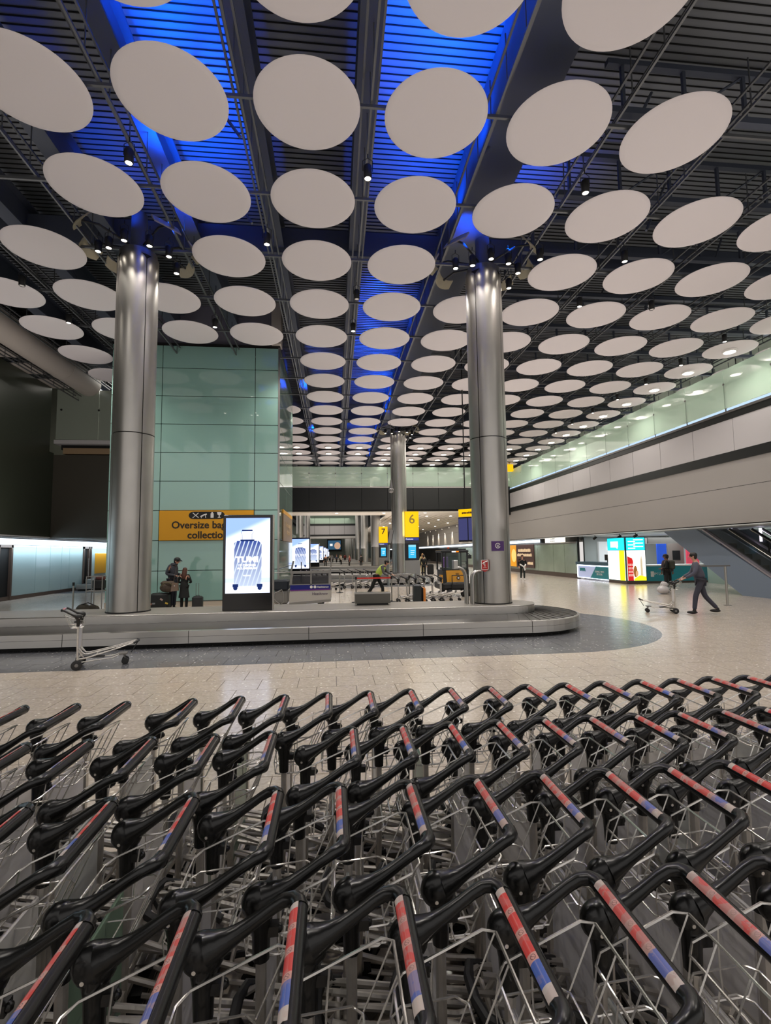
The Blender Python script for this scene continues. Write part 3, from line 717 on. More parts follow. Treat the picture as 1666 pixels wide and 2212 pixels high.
# face A looks along -x, face B looks along -y
MB().box(-.0, 1.25, .0, 1.9, .16, 2.74).build('box_body', mat('box_teal', rgb(10, 70, 80), .4), lb)
MB().box(-.0, 1.25, .0, 1.9, 0, .16).build('plinth', BRONZE, lb)
MB().box(-.02, 0, .1, 1.85, 1.98, 2.70).build('head_panel', TEALE, lb); MB().box(-.02, 0, .1, 1.85, .2, 1.96).build('white_panel', WARM, lb)
MB().box(-.03, -.02, .1, .62, .2, 1.96).build('yellow_band', emis('lit_yellow', rgb(255, 235, 20), 2.4), lb)
MB().box(.06, 1.2, -.02, 0, 1.98, 2.70).build('head_panel', TEALE, lb); MB().box(.06, 1.2, -.02, 0, .2, 1.96).build('white_panel', WARM, lb)
MB().box(-.025, -.02, .7, 1.5, 2.15, 2.5).build('speech_bubble', WARM, lb); MB().prism([(.75, 2.16), (.95, 2.16), (.78, 2.05)], -.025, -.02, 'yz').build('speech_tail', WARM, lb)
for q in range(6): MB().box(.16+.34*(q % 2), .6+.5*(q % 2), -.025, -.02, 2.08+.1*q-.03, 2.11+.1*q-.0).build('slogan_line', WARM, lb)
m_ = MB(); m_.box(.07, .42, -.03, -.02, .2, 1.35); m_.prism([(.07, 1.35), (.42, 1.35), (.36, 1.5), (.07, 1.62)], -.03, -.02); m_.build('red_phone_box', emis('lit_red', rgb(225, 40, 40), 1.), lb)
[MB().box(.12+.1*a, .19+.1*a, -.034, -.03, .45+.2*b, .58+.2*b).build('phone_box_window', emis('lit_pinkish', rgb(250, 190, 180), 1), lb) for a in range(3) for b in range(4)]
MB().sph((.62, -.02, .62), (.11, .01, .2), 12, 8).build('painted_woman', emis('lit_skin', rgb(235, 180, 130), 1), lb); MB().sph((.55, -.02, .72), (.12, .008, .34), 12, 8).build('painted_hair', emis('lit_hair', rgb(170, 110, 50), .9), lb)
m_ = MB(); m_.prism([(.86, .3), (1.02, .3), (1.0, 1.35), (.94, 1.7), (.88, 1.35)], -.024, -.02); m_.build('painted_tower', emis('lit_tower', rgb(225, 205, 170), 1), lb)
m_ = MB(); m_.prism([(.45, .2), (1.2, .2), (1.2, .42), (.8, .5), (.45, .3)], -.026, -.02); m_.build('yellow_ground', MATS['lit_yellow'], lb)
kb = thing('kiosk_stall', 'white kiosk stall with posters and a round lamp behind the counters', 'kiosk', (0, 0, 0))
MB().box(24.6, 24.8, 26, 36, 0, 2.94).build('back_wall', mat('kiosk_white', rgb(196, 206, 204), .5), kb)
MB().box(18.2, 24.6, 34.4, 34.6, 0, 2.94).build('side_wall', mat('kiosk_grey', rgb(176, 182, 178), .5), kb)
MB().box(17.6, 21.6, 29.6, 29.75, 2.35, 2.72).build('fascia', mat('fascia_taupe', rgb(120, 116, 112), .5), kb)
MB().box(19.0, 24.5, 28.2, 28.3, 2.35, 2.72).build('fascia', MATS['fascia_taupe'], kb)
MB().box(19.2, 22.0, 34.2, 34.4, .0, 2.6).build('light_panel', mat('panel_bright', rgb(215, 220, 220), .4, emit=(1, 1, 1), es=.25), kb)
MB().lathe([(0, 34.16), (.36, 34.16)], 24, axis='y', c=(20.2, 0, 2.1)).build('round_lamp', emis('round_lamp_e', (1, .97, .9), 2.2), kb)
MB().box(21.0, 21.7, 33.15, 33.2, 1.2, 2.6).build('teal_poster', TEAL, kb); MB().box(21.1, 21.6, 33.12, 33.15, 1.8, 2.1).build('red_label', mat('label_red', rgb(200, 60, 60), .4), kb)
MB().box(21.7, 22.8, 30.2, 30.3, .9, 2.6).build('grey_machine', mat('machine_grey', rgb(130, 118, 112), .4), kb); MB().box(22.0, 22.5, 30.14, 30.2, 1.3, 1.9).build('machine_screen', BLACK, kb)
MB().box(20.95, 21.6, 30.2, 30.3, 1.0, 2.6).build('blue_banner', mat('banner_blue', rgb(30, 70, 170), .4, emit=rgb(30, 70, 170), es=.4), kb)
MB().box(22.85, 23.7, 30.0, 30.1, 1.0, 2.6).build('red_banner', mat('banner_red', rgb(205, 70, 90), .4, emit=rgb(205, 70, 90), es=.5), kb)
light('AREA', (20.5, 30, 2.9), 260, (.9, .97, 1), sx=3.5, sy=5)
k2 = thing('teal_counter', 'dark teal kiosk counter right of the light box', 'counter', (18.35, 27.6, 0))
MB().cbox(0, 4.6, 0, .8, .0, 1.0, .01).build('counter_body', TEAL, k2); MB().box(-.05, 4.7, -.05, .9, 1.0, 1.08).build('counter_top', WHT, k2); MB().box(0, 4.6, -.02, 0, 0, .12).build('plinth', BRONZE, k2)
text('SIM LOCAL', .22, WHT, k2, (.95, -.01, .55)); MB().box(.3, .5, -.012, 0, .38, .7).build('speech_mark', WHT, k2)
mon = thing('counter_monitor', 'small dark monitor standing on the lilac kiosk counter', 'monitor', (17.5, 30.2, 1.2))
MB().cbox(-.03, .03, -.3, .3, .12, .5, .01).build('screen', BLACK, mon); MB().cyl((0, 0, 0), (0, 0, .14), .03, n=8).build('stand', BLACK, mon)
for k, (y, e) in enumerate(((32.5, 1), (30.8, 1), (28.0, 1), (26.4, 1))):
    t = thing('kiosk_spotlight', f'dark ceiling-track spotlight above the kiosk, {ORD[k]} from the left', 'spotlight', (17.05, y, 2.78)); m_ = MB(); m_.cyl((-.1, 0, -.06), (.1, 0, .06), .085, .06, n=12); m_.cyl((0, 0, .02), (0, 0, .2), .02, n=6); m_.build('head', BLACK, t)
# ------------------------------------------------------------------ escalator
def escalator(x, label, w=1.1):
    t = thing('escalator', label, 'escalator', (x, 0, 0)); sl = math.tan(math.radians(30.3)); yb = 18.0
    def z(y, z0): return z0+(y-yb)*sl
    side = mat('escalator_side', rgb(128, 142, 160), .4, .1)
    MB().prism([(17.0, 0), (19.5, 0), (24.3, 2.92), (25.4, 2.94), (22.0, 2.94), (18.07-1.07, z(17, .79))], 0, .12, 'yz').build('side_panel', side, t)
    MB().prism([(17.0, z(17, .79)), (21.6, z(21.6, .79)), (21.6, z(21.6, .87)), (17.0, z(17, .87))], -.03, .2, 'yz').build('deck_cap', mat('deck_cap', rgb(176, 170, 178), .35, .5), t)
    for xx in (.12, w+.1): MB().prism([(17.0, z(17, .87)), (21.4, z(21.4, .87)), (20.2, z(20.2, 1.6)), (17.0, z(17, 1.6))], xx, xx+.02, 'yz').build('glass_balustrade', mat('esc_glass', rgb(60, 66, 64), .05, alpha=.35), t)
    for xx in (.13, w+.11): MB().tube([(xx, 17.0, z(17, 1.64)), (xx, 20.1, z(20.1, 1.64))], .045, 8).build('handrail', BLACK, t, smooth=True)
    for xx in (.13, w+.11): MB().tube([(xx, 17.0, z(17, 1.56)), (xx, 20.2, z(20.2, 1.56))], .02, 6).build('handrail_track', CHROME, t, smooth=True)
    for k in range(10):
        y = 17.2+k*.41; MB().box(.2, w, y, y+.41, z(y, .35)-.05, z(y, .35)+.2).build('step', mat('step_dark', rgb(44, 42, 42), .4, .5), t)
    MB().prism([(17.0, 0), (19.5, 0), (24.3, 2.92), (25.4, 2.94), (22.0, 2.94), (18.07-1.07, z(17, .79))], w+.1, w+.2, 'yz').build('side_panel', side, t)
    for k in range(2):
        y = 17.8+k*1.4; MB().tube([(w+.0, y, z(y, .95)), (w+.0, y, z(y, 1.5))], .03, 6).build('bracket', BLACK, t)
    return t
escalator(17.3, 'grey-sided escalator rising away under the right wall, nearer of the two')
escalator(18.9, 'second escalator beside the nearer one, seen over its handrail')
MB_ = MB().box(21.8, 22, 10, 27, 0, 3.0).build('wall_right_back', mat('pale_green_glass_wall', rgb(170, 186, 172), .2)); struct(MB_)
light('AREA', (20.8, 20, 2.9), 140, (1, .95, .95), sx=1.2, sy=8)
for k, y in enumerate((19.0, 20.6)):
    tag(MB().cyl((19.0, y+1.2, 2.3), (19.0, y+1.2, 2.9), .05, n=8).build('strip_lamp', emis('strip_lilac', (.9, .8, 1), 5)), f'short bright vertical lamp above the escalators, {("nearer","farther")[k]} one', 'lamp')
# glass barrier post near the escalator
bp_ = thing('barrier_post', 'slim steel post with a horizontal bar by the foot of the escalator', 'barrier', (13.85, 16.3, 0))
MB().cyl((0, 0, 0), (0, 0, 1.38), .04, n=10).build('post', STEEL, bp_, smooth=True); MB().box(-.95, .18, -.03, .03, 1.38, 1.43).build('bar', GREYST, bp_)
MB().lathe([(0, .0), (.12, 0), (.12, .015), (0, .02)], 16).build('base_plate', STEEL, bp_)
#PART2
# ================================================================== luggage trolleys
def sticker_mat():
    M = bpy.data.materials.new('handle_sticker'); M.use_nodes = True; nt = M.node_tree; N, L = nt.nodes, nt.links; P = N['Principled BSDF']
    tc = N.new('ShaderNodeTexCoord'); sp = N.new('ShaderNodeSeparateXYZ'); L.new(tc.outputs['Generated'], sp.inputs[0])
    rmp = N.new('ShaderNodeValToRGB'); rmp.color_ramp.interpolation = 'CONSTANT'
    W_ = (*rgb(196, 186, 178), 1); R_ = (*rgb(206, 48, 42), 1); B_ = (*rgb(44, 92, 178), 1); K_ = (*rgb(206, 150, 140), 1)
    stops = [(0, W_), (.10, B_), (.285, K_), (.345, R_), (.50, K_), (.56, R_), (.715, K_), (.775, R_), (.93, W_)]
    el = rmp.color_ramp.elements
    el[0].position, el[0].color = stops[0]; el[1].position, el[1].color = stops[1]
    for p, c in stops[2:]: e = el.new(p); e.color = c
    L.new(sp.outputs[1], rmp.inputs[0])
    def mth(op, a, b=None):
        n = N.new('ShaderNodeMath'); n.operation = op
        for k, v in enumerate((a, b)):
            if v is None: continue
            if isinstance(v, (int, float)): n.inputs[k].default_value = v
            else: L.new(v, n.inputs[k])
        return n.outputs[0]
    ring = None
    gx = mth('MULTIPLY', mth('SUBTRACT', sp.outputs[0], .5), .030)
    for c in (.315, .53, .745):
        dy = mth('MULTIPLY', mth('SUBTRACT', sp.outputs[1], c), .42)
        d = mth('SQRT', mth('ADD', mth('MULTIPLY', gx, gx), mth('MULTIPLY', dy, dy)))
        r = mth('MULTIPLY', mth('GREATER_THAN', d, .0068), mth('LESS_THAN', d, .0085))
        sl = mth('MULTIPLY', mth('LESS_THAN', mth('ABSOLUTE', mth('ADD', gx, dy)), .0012), mth('LESS_THAN', d, .007))
        r = mth('MAXIMUM', r, sl); ring = r if ring is None else mth('MAXIMUM', ring, r)
    # fine pale print inside the coloured fields
    pr_ = mth('MULTIPLY', mth('GREATER_THAN', mth('SINE', mth('MULTIPLY', sp.outputs[1], 900.)), .2), mth('LESS_THAN', mth('ABSOLUTE', gx), .0015))
    mx = N.new('ShaderNodeMix'); mx.data_type = 'RGBA'; L.new(ring, mx.inputs['Factor']); L.new(rmp.outputs[0], mx.inputs['A']); mx.inputs['B'].default_value = (*rgb(90, 50, 50), 1)
    mp = N.new('ShaderNodeMix'); mp.data_type = 'RGBA'; L.new(mth('MULTIPLY', pr_, .35), mp.inputs['Factor']); L.new(mx.outputs['Result'], mp.inputs['A']); mp.inputs['B'].default_value = (*rgb(220, 190, 186), 1)
    no = N.new('ShaderNodeTexNoise'); no.inputs['Scale'].default_value = 22; no.inputs['Detail'].default_value = 5
    oi = N.new('ShaderNodeObjectInfo'); ad_ = N.new('ShaderNodeVectorMath'); ad_.operation = 'ADD'; L.new(tc.outputs['Object'], ad_.inputs[0])
    cmb = N.new('ShaderNodeCombineXYZ'); L.new(mth('MULTIPLY', oi.outputs['Random'], 40.), cmb.inputs[0]); L.new(cmb.outputs[0], ad_.inputs[1]); L.new(ad_.outputs[0], no.inputs['Vector'])
    wear = mth('MULTIPLY', mth('ADD', oi.outputs['Random'], .35), mth('GREATER_THAN', no.outputs['Fac'], .52)); wear = mth('MINIMUM', mth('ADD', mth('ADD', mth('MULTIPLY', wear, .45), .10), mth('MULTIPLY', oi.outputs['Random'], .28)), .72)
    m2 = N.new('ShaderNodeMix'); m2.data_type = 'RGBA'; L.new(wear, m2.inputs['Factor']); L.new(mp.outputs['Result'], m2.inputs['A']); m2.inputs['B'].default_value = (*rgb(168, 140, 134), 1)
    L.new(m2.outputs['Result'], P.inputs['Base Color']); P.inputs['Roughness'].default_value = .28
    return M
def panel_mat():
    M = bpy.data.materials.new('trolley_panel'); M.use_nodes = True; nt = M.node_tree; N, L = nt.nodes, nt.links; P = N['Principled BSDF']
    oi = N.new('ShaderNodeObjectInfo'); rmp = N.new('ShaderNodeValToRGB'); rmp.color_ramp.interpolation = 'CONSTANT'
    el = rmp.color_ramp.elements; cols = [(0, rgb(188, 186, 190)), (.3, rgb(205, 202, 203)), (.52, rgb(178, 180, 178)), (.70, rgb(212, 208, 206)), (.86, rgb(90, 122, 96)), (.94, rgb(60, 90, 130))]
    el[0].position = 0; el[0].color = (*cols[0][1], 1); el[1].position = cols[1][0]; el[1].color = (*cols[1][1], 1)
    for p, c in cols[2:]: e = el.new(p); e.color = (*c, 1)
    L.new(oi.outputs['Random'], rmp.inputs[0])
    tc = N.new('ShaderNodeTexCoord'); no = N.new('ShaderNodeTexNoise'); no.inputs['Scale'].default_value = 7; no.inputs['Detail'].default_value = 5; L.new(tc.outputs['Object'], no.inputs['Vector'])
    mx = N.new('ShaderNodeMix'); mx.data_type = 'RGBA'; mx.blend_type = 'MULTIPLY'; mx.inputs['Factor'].default_value = .25; L.new(rmp.outputs[0], mx.inputs['A']); L.new(no.outputs['Fac'], mx.inputs['B'])
    m3 = N.new('ShaderNodeMix'); m3.data_type = 'RGBA'; m3.blend_type = 'ADD'; m3.inputs['Factor'].default_value = .06; L.new(mx.outputs['Result'], m3.inputs['A']); m3.inputs['B'].default_value = (1, 1, 1, 1)
    L.new(m3.outputs['Result'], P.inputs['Base Color']); P.inputs['Roughness'].default_value = .35; return M
STK = sticker_mat(); PNL = panel_mat()
def bez(p0, p1, p2, p3, n=8):
    out = []
    for k in range(n+1):
        t = k/n; a, b, c, d = (1-t)**3, 3*t*(1-t)**2, 3*t*t*(1-t), t**3
        out.append(tuple(a*p0[i]+b*p1[i]+c*p2[i]+d*p3[i] for i in range(3)))
    return out
def rloop(x0, x1, y, z0, z1, c=.03):
    "rounded rectangle of wire in a sloping plane: z runs z0 at x0 to z1 at x1"
    def P(x, y_): return (x, y_, z0+(z1-z0)*(x-x0)/(x1-x0))
    return [P(x0+c, -y), P(x1-c, -y), P(x1, -y+c), P(x1, y-c), P(x1-c, y), P(x0+c, y), P(x0, y-c), P(x0, -y+c)]
def make_trolley():
    t = thing('luggage_trolley', 'trolley', 'luggage trolley')
    HY = .232
    for s_ in (-1, 1):
        y = s_*HY
        m_ = MB(); m_.tube([(-.012, y, .12), (0, y, .5), (0, y, .82)], .024, 8, flat=.72); m_.build('post', TUBE, t, smooth=True)
        # hub: round paddle boss with a sleeve and a clamp tab
        m_ = MB(); m_.sph((-.004, y, .942), (.060, .042, .058), 14, 10)
        m_.tube([(.002, y, .94), (.0, y, .89), (0, y, .86), (0, y, .775)], [.040, .036, .030, .027], 10)
        m_.box(.02, .055, y-.018, y+.018, .845, .875); m_.sph((.055, y, .86), .014, 8, 6)
        hb = m_.build('handle_hub', BLACKP, t, smooth=True)
        m_ = MB(); m_.cyl((-.018, y-s_*.036, .925), (-.018, y-s_*.041, .925), .006, n=8); m_.cyl((-.018, y+s_*.036, .925), (-.018, y+s_*.041, .925), .006, n=8)
        m_.build('rivet', CHROME, hb)
        path = bez((.01, y, .955), (.07, y, .972), (.12, y, 1.005), (.19, y, 1.050), 6)
        path += [(.222, y-s_*.003, 1.068), (.248, y-s_*.014, 1.075), (.262, y-s_*.034, 1.075), (.264, y-s_*.055, 1.073)]
        R_ = [.046, .036, .027, .022, .0195, .018, .018, .019, .021, .0235, .0255]
        MB().tube(path, R_, 10).build('handle_arm', BLACKP, t, smooth=True)
    MB().tube([(.264, -HY+.04, 1.072), (.264, HY-.04, 1.072)], .0238, 14).build('handle_bar', BLACKP, t, smooth=True)
    # sticker strip on the upper, forward face of the bar
    m_ = MB(); n = 6; L_ = HY-.058; vs = []
    for k in range(n+1):
        a = math.radians(94+k*66/n); 
        for r in (.0236, .0256):
            for y in (-L_, L_): vs.append((.264+r*math.cos(a), y, 1.072+r*math.sin(a)))
    fs = []
    for k in range(n):
        b = 4*k; fs += [(b+2, b+3, b+7, b+6), (b, b+4, b+5, b+1), (b, b+2, b+6, b+4), (b+1, b+5, b+7, b+3)]
    fs += [(0, 1, 3, 2), (4*n, 4*n+2, 4*n+3, 4*n+1)]
    m_.add(vs, fs); m_.build('handle_sticker', STK, t, smooth=True)
    # wire basket
    m_ = MB(); w = .0036
    m_.tube(rloop(-.055, .235, .195, .868, .985, .03), w*1.25, 5, closed=True)
    m_.tube(rloop(-.065, .150, .185, .800, .815, .03), w, 5, closed=True)
    m_.tube(rloop(-.060, .120, .175, .735, .742, .03), w, 5, closed=True)
    for y in (-.165, -.055, .055, .165): m_.tube([(.232, y, .984), (.152, y, .815), (.118, y, .742), (-.058, y, .736), (-.064, y, .80), (-.052, y, .869)], w*.85, 4)
    for x in (-.01, .06): m_.tube([(x, -.19, .742), (x, .19, .742)], w*.8, 4)
    for s_ in (-1, 1): m_.tube([(.06, s_*.195, .914), (.05, s_*.184, .808), (.05, s_*.175, .74)], w*.85, 4)
    m_.build('wire_basket', CHROME, t, smooth=True)
    MB().cbox(-.008, .004, -HY+.03, HY-.03, .27, .755, .004).build('advert_panel', PNL, t)
    # deck frame rising to the nose
    m_ = MB()
    for s_ in (-1, 1):
        m_.tube([(.0, s_*.232, .19), (-.15, s_*.225, .205), (-.62, s_*.165, .315), (-.93, s_*.12, .405), (-.965, s_*.09, .41)], .0135, 7)
        m_.tube([(0, s_*.10, .37), (-.055, s_*.10, .30), (-.10, s_*.10, .255), (-.16, s_*.10, .25), (-.62, s_*.085, .335), (-.93, s_*.06, .415)], .0115, 7)
        m_.tube([(0, s_*.232, .36), (-.10, s_*.222, .22)], .010, 6)
    m_.tube([(0, -.232, .19), (0, .232, .19)], .015, 7); m_.tube([(0, -.232, .37), (0, .232, .37)], .011, 6)
    m_.tube([(-.30, -.2, .245), (-.30, .2, .245)], .011, 6); m_.tube([(-.62, -.165, .32), (-.62, .165, .32)], .011, 6)
    m_.tube([(-.05, -.21, .13), (-.55, -.12, .15), (-.70, -.09, .20), (-.70, .09, .20), (-.55, .12, .15), (-.05, .21, .13)], .011, 6)
    m_.build('deck_frame', TUBE, t, smooth=True)
    m_ = MB(); m_.tube([(-.90, .135, .39), (-.965, .115, .415), (-.985, .05, .42), (-.985, -.05, .42), (-.965, -.115, .415), (-.90, -.135, .39)], .02, 8); m_.tube([(-.98, .0, .41), (-.90, .0, .27), (-.86, .0, .2)], .009, 5)
    m_.build('nose_bumper', RUBBER, t, smooth=True)
    m_ = MB(); m_.tube([(0, .0, .17), (-.18, .06, .19), (-.42, .07, .17)], [.02, .016, .012], 6); m_.tube([(0, -.0, .17), (-.18, -.06, .19), (-.42, -.07, .17)], [.02, .016, .012], 6)
    m_.box(-.06, .05, -.19, .19, .10, .15); m_.build('brake_mechanism', RUBBER, t)
    for s_ in (-1, 1):
        y = s_*.262
        wv = MB(); wv.lathe([(.03, -.016), (.075, -.018), (.088, -.012), (.09, 0), (.088, .012), (.075, .018), (.03, .016)], 20, axis='y', c=(0, y, .09))
        wh = wv.build('rear_wheel', RUBBER, t, smooth=True)
        MB().lathe([(0, -.019), (.012, -.022), (.03, -.016), (.058, -.012), (.058, .012), (.03, .016), (.012, .022), (0, .019)], 14, axis='y', c=(0, y, .09)).build('wheel_hub', GREYST, wh, smooth=True)
    m_ = MB(); m_.box(-.80, -.66, -.11, .11, .185, .21)
    for s_ in (-1, 1): m_.tube([(-.73, s_*.085, .2), (-.76, s_*.085, .13), (-.76, s_*.085, .065)], .011, 6)
    m_.build('castor_fork', GREYST, t)
    for s_ in (-1, 1):
        y = s_*.085
        MB().lathe([(0, -.02), (.055, -.018), (.063, -.01), (.063, .01), (.055, .018), (0, .02)], 16, axis='y', c=(-.765, y, .064)).build('front_wheel', RUBBER, t, smooth=True)
    return t
tr0 = make_trolley()
rows = [
 ('farthest', 3.275, [-2.66, -2.33, -1.98, -1.66, -1.35, -.93, -.62, -.33]+[-.04+.2825*k for k in range(0, 14)]),
 ('second farthest', 2.585, [-2.2, -1.88, -1.57, -1.27, -.95, -.63, -.33]+[.10+.273*k for k in range(0, 11)]),
 ('second nearest', 1.925, [-1.82, -1.5, -1.18, -.87, -.56, -.23]+[.025+.288*k for k in range(0, 9)]),
 ('nearest', 1.27, [-1.25, -.95, -.66, -.385, -.10]+[.185+.289*k for k in range(0, 6)]),
]
first = True
for (rn, yc, xs_) in rows:
    for k, bx in enumerate(xs_):
        lab = f'luggage trolley in the {rn} nested row, {ORD[k]} from the left'
        loc = (bx-.264, yc+random.uniform(-.008, .008), 0)
        rz = random.uniform(-.012, .012)
        if first: tr0.location = loc; tr0.rotation_euler = (0, 0, rz); tr0['label'] = lab; tr0['group'] = 'luggage trolleys nested in rows in the foreground'; first = False
        else: dup(tr0, loc, rz, lab, 'luggage trolleys nested in rows in the foreground')
def lone(loc, rz, lab, group=None):
    o = dup(tr0, loc, rz, lab)
    if group: o['group'] = group
    elif 'group' in o: del o['group']
    return o
lone((-4.70, 9.78, 0), PI+.33, 'single empty luggage trolley standing on the dark floor before the carousel')
lone((10.75, 14.83, 0), -.46, 'luggage trolley pushed by the man in the grey suit')
for k in range(6):
    lone((2.55+.36*k, 19.9+.05*k, 0), PI-.10, f'trolley in the train pushed by the hi-vis worker, {ORD[k]} from him', 'trolleys pushed by the worker')
for k in range(5): lone((-1.6+.3*k, 27.5, 0), PI, f'far trolley behind the assistance cart, {ORD[k]} from the left', 'far trolleys behind the assistance cart')
for k in range(4): lone((.55+.45*k, 28.5, 0), PI, f'far trolley in front of the second carousel, {ORD[k]} from the left', 'far trolleys before the second carousel')
lone((12.2, 46, 0), 1.2, 'far empty trolley by the cream wall, right of the strolling traveller')

# ================================================================== screens on the islands
def ad_bg():
    M = bpy.data.materials.new('screen_picture'); M.use_nodes = True; nt = M.node_tree; N, L = nt.nodes, nt.links; P = N['Principled BSDF']
    tc = N.new('ShaderNodeTexCoord'); sp = N.new('ShaderNodeSeparateXYZ'); L.new(tc.outputs['Generated'], sp.inputs[0])
    def mth(op, a, b=None):
        n = N.new('ShaderNodeMath'); n.operation = op
        for k, v in enumerate((a, b)):
            if v is None: continue
            if isinstance(v, (int, float)): n.inputs[k].default_value = v
            else: L.new(v, n.inputs[k])
        return n.outputs[0]
    e = mth('ADD', mth('SUBTRACT', sp.outputs[2], mth('MULTIPLY', sp.outputs[0], .26)), 0.)   # picture's own diagonal field
    r = N.new('ShaderNodeMapRange'); r.interpolation_type = 'SMOOTHSTEP'; r.inputs['From Min'].default_value = .66; r.inputs['From Max'].default_value = .78; L.new(e, r.inputs['Value'])
    r2 = N.new('ShaderNodeMapRange'); r2.inputs['From Min'].default_value = .22; r2.inputs['From Max'].default_value = .13; L.new(sp.outputs[2], r2.inputs['Value'])
    sh = mth('MULTIPLY', mth('LESS_THAN', mth('ABSOLUTE', mth('SUBTRACT', sp.outputs[2], .17)), .03), .55)
    f = mth('MAXIMUM', r.outputs[0], sh)
    mx = N.new('ShaderNodeMix'); mx.data_type = 'RGBA'; L.new(f, mx.inputs['Factor']); mx.inputs['A'].default_value = (.74, .82, 1, 1); mx.inputs['B'].default_value = (.22, .34, .85, 1)
    P.inputs['Base Color'].default_value = (0, 0, 0, 1); L.new(mx.outputs['Result'], P.inputs['Emission Color']); P.inputs['Emission Strength'].default_value = 1.9
    return M
def case_mat():
    M = bpy.data.materials.new('pictured_case'); M.use_nodes = True; nt = M.node_tree; N, L = nt.nodes, nt.links; P = N['Principled BSDF']
    tc = N.new('ShaderNodeTexCoord'); sp = N.new('ShaderNodeSeparateXYZ'); L.new(tc.outputs['Generated'], sp.inputs[0])
    def mth(op, a, b=None):
        n = N.new('ShaderNodeMath'); n.operation = op
        for k, v in enumerate((a, b)):
            if v is None: continue
            if isinstance(v, (int, float)): n.inputs[k].default_value = v
            else: L.new(v, n.inputs[k])
        return n.outputs[0]
    q = mth('SUBTRACT', mth('MULTIPLY', sp.outputs[0], 6.5), mth('MULTIPLY', sp.outputs[2], 3.4)); fr = mth('FRACT', mth('ADD', q, 20.))
    stripe = mth('LESS_THAN', fr, .28)
    f = mth('MAXIMUM', mth('MULTIPLY', stripe, .9), mth('MULTIPLY', mth('SUBTRACT', 1.0, sp.outputs[2]), .75))
    mx = N.new('ShaderNodeMix'); mx.data_type = 'RGBA'; L.new(f, mx.inputs['Factor']); mx.inputs['A'].default_value = (.02, .06, .32, 1); mx.inputs['B'].default_value = (.72, .83, 1, 1)
    P.inputs['Base Color'].default_value = (0, 0, 0, 1); L.new(mx.outputs['Result'], P.inputs['Emission Color']); P.inputs['Emission Strength'].default_value = 1.2
    return M
ADBG = ad_bg(); CASE = case_mat(); NAVY = emis('pictured_navy', (.01, .03, .16), 1.); AWH = emis('pictured_white', (1, 1, 1), 1.5)
FRM = mat('totem_black', rgb(10, 11, 14), .12, spec=.6)
def totem(y, label, near=False, z=.62):
    t = thing('screen_totem', label, 'screen', (-2.19, y, z))
    MB().cbox(-.62, .62, -.0, .22, 0, 2.42, .012).build('casing', FRM, t)
    MB().box(.615, .632, -.005, .23, 0, 2.42).build('side_trim', STEEL, t)
    MB().box(-.55, .55, -.006, 0, .44, 2.34).build('screen', ADBG, t)
    c = MB(); w_, z0, z1 = .34, .62, 1.76
    c.prism([(-w_, z0+.05), (-w_+.05, z0), (w_-.05, z0), (w_, z0+.05), (w_, z1-.09), (w_-.08, z1), (-w_+.06, z1), (-w_, z1-.06)], -.012, -.006); c.build('pictured_case', CASE, t)
    m_ = MB()
    m_.tube([(-.14, -.01, z1), (-.15, -.01, z1+.16), (-.17, -.01, z1+.22), (-.15, -.01, z1+.26), (.11, -.01, z1+.26), (.13, -.01, z1+.22), (.10, -.01, z1+.16), (.10, -.01, z1)], .011, 4, flat=.4)
    m_.box(-.15, .11, -.014, -.008, z1+.245, z1+.28); m_.box(-.19, .16, -.013, -.008, z1-.01, z1+.03)
    for x in (-.30, .30):
        m_.lathe([(0, -.016), (.055, -.016)], 12, axis='y', c=(x, 0, z0-.05)); m_.box(x-.07, x+.07, -.015, -.008, z0-.03, z0+.05)
    m_.build('pictured_wheels', NAVY, t)
    if near:
        text('TUMI', .195, AWH, t, (-.02, -.016, 1.28), depth=.001, sx=1.25, bold=.01)
        text('19 DEGREE\nALUMINIUM', .075, AWH, t, (-.02, -.016, 1.10), depth=.001, sx=1.2, bold=.003)
        text('TUMI.COM', .04, AWH, t, (-.02, -.016, .88), depth=.001, bold=.002)
    else: text('TUMI', .24, AWH, t, (-.02, -.016, 1.28), depth=.001, sx=1.25)
totem(12.82, 'large upright advertising screen showing a ribbed suitcase, on the near carousel platform', True)
for k, y in enumerate((32.2, 51.6, 70.9, 90.3, 109.7, 129, 148.4)):
    totem(y, f'upright suitcase advertising screen down the hall, {ORD[k+1]} from the camera', False, .62 if y < 140 else 0)

# ================================================================== numbered signs
def number_sign(y, n, label):
    t = thing('carousel_sign', label, 'sign', (5.12, y, 0)); w_ = .46
    MB().cbox(-w_, w_, 0, .3, 3.02, 4.72, .01).build('number_box', YELE, t)
    text(str(n), .85, INK, t, (-.0, -.006, 4.18), bold=.012)
    MB().cbox(-w_, w_, 0, .3, 1.48, 3.0, .01).build('info_panel', mat('info_dark', rgb(28, 34, 46), .25), t)
    MB().box(-.26, .24, -.01, 0, 1.62, 2.50).build('info_screen', emis('info_cyan', rgb(60, 190, 240), 1.1), t)
    MB().box(-.26, .24, -.014, -.01, 2.36, 2.50).build('screen_header', emis('info_pale', rgb(150, 225, 245), 1.1), t)
    MB().box(-.44, .44, -.01, 0, 2.80, 2.97).build('header_bar', mat('header_blue', rgb(20, 36, 120), .3, emit=rgb(20, 36, 120), es=.6), t)
    text('Customs', .14, AWH, t, (-.18, -.014, 2.88), depth=.001)
    for q in range(3): MB().box(-.12+.0*q, .1+.03*q, -.014, -.01, 1.86+.12*q, 1.89+.12*q).build('screen_text_line', AWH, t)
    MB().cbox(-w_-.04, w_+.04, -.02, .32, 0, 1.47, .01).build('cabinet', mat('cabinet_grey', rgb(150, 150, 148), .45), t)
number_sign(32.3, 6, 'tall lit yellow sign with the number 6 over a dark information panel')
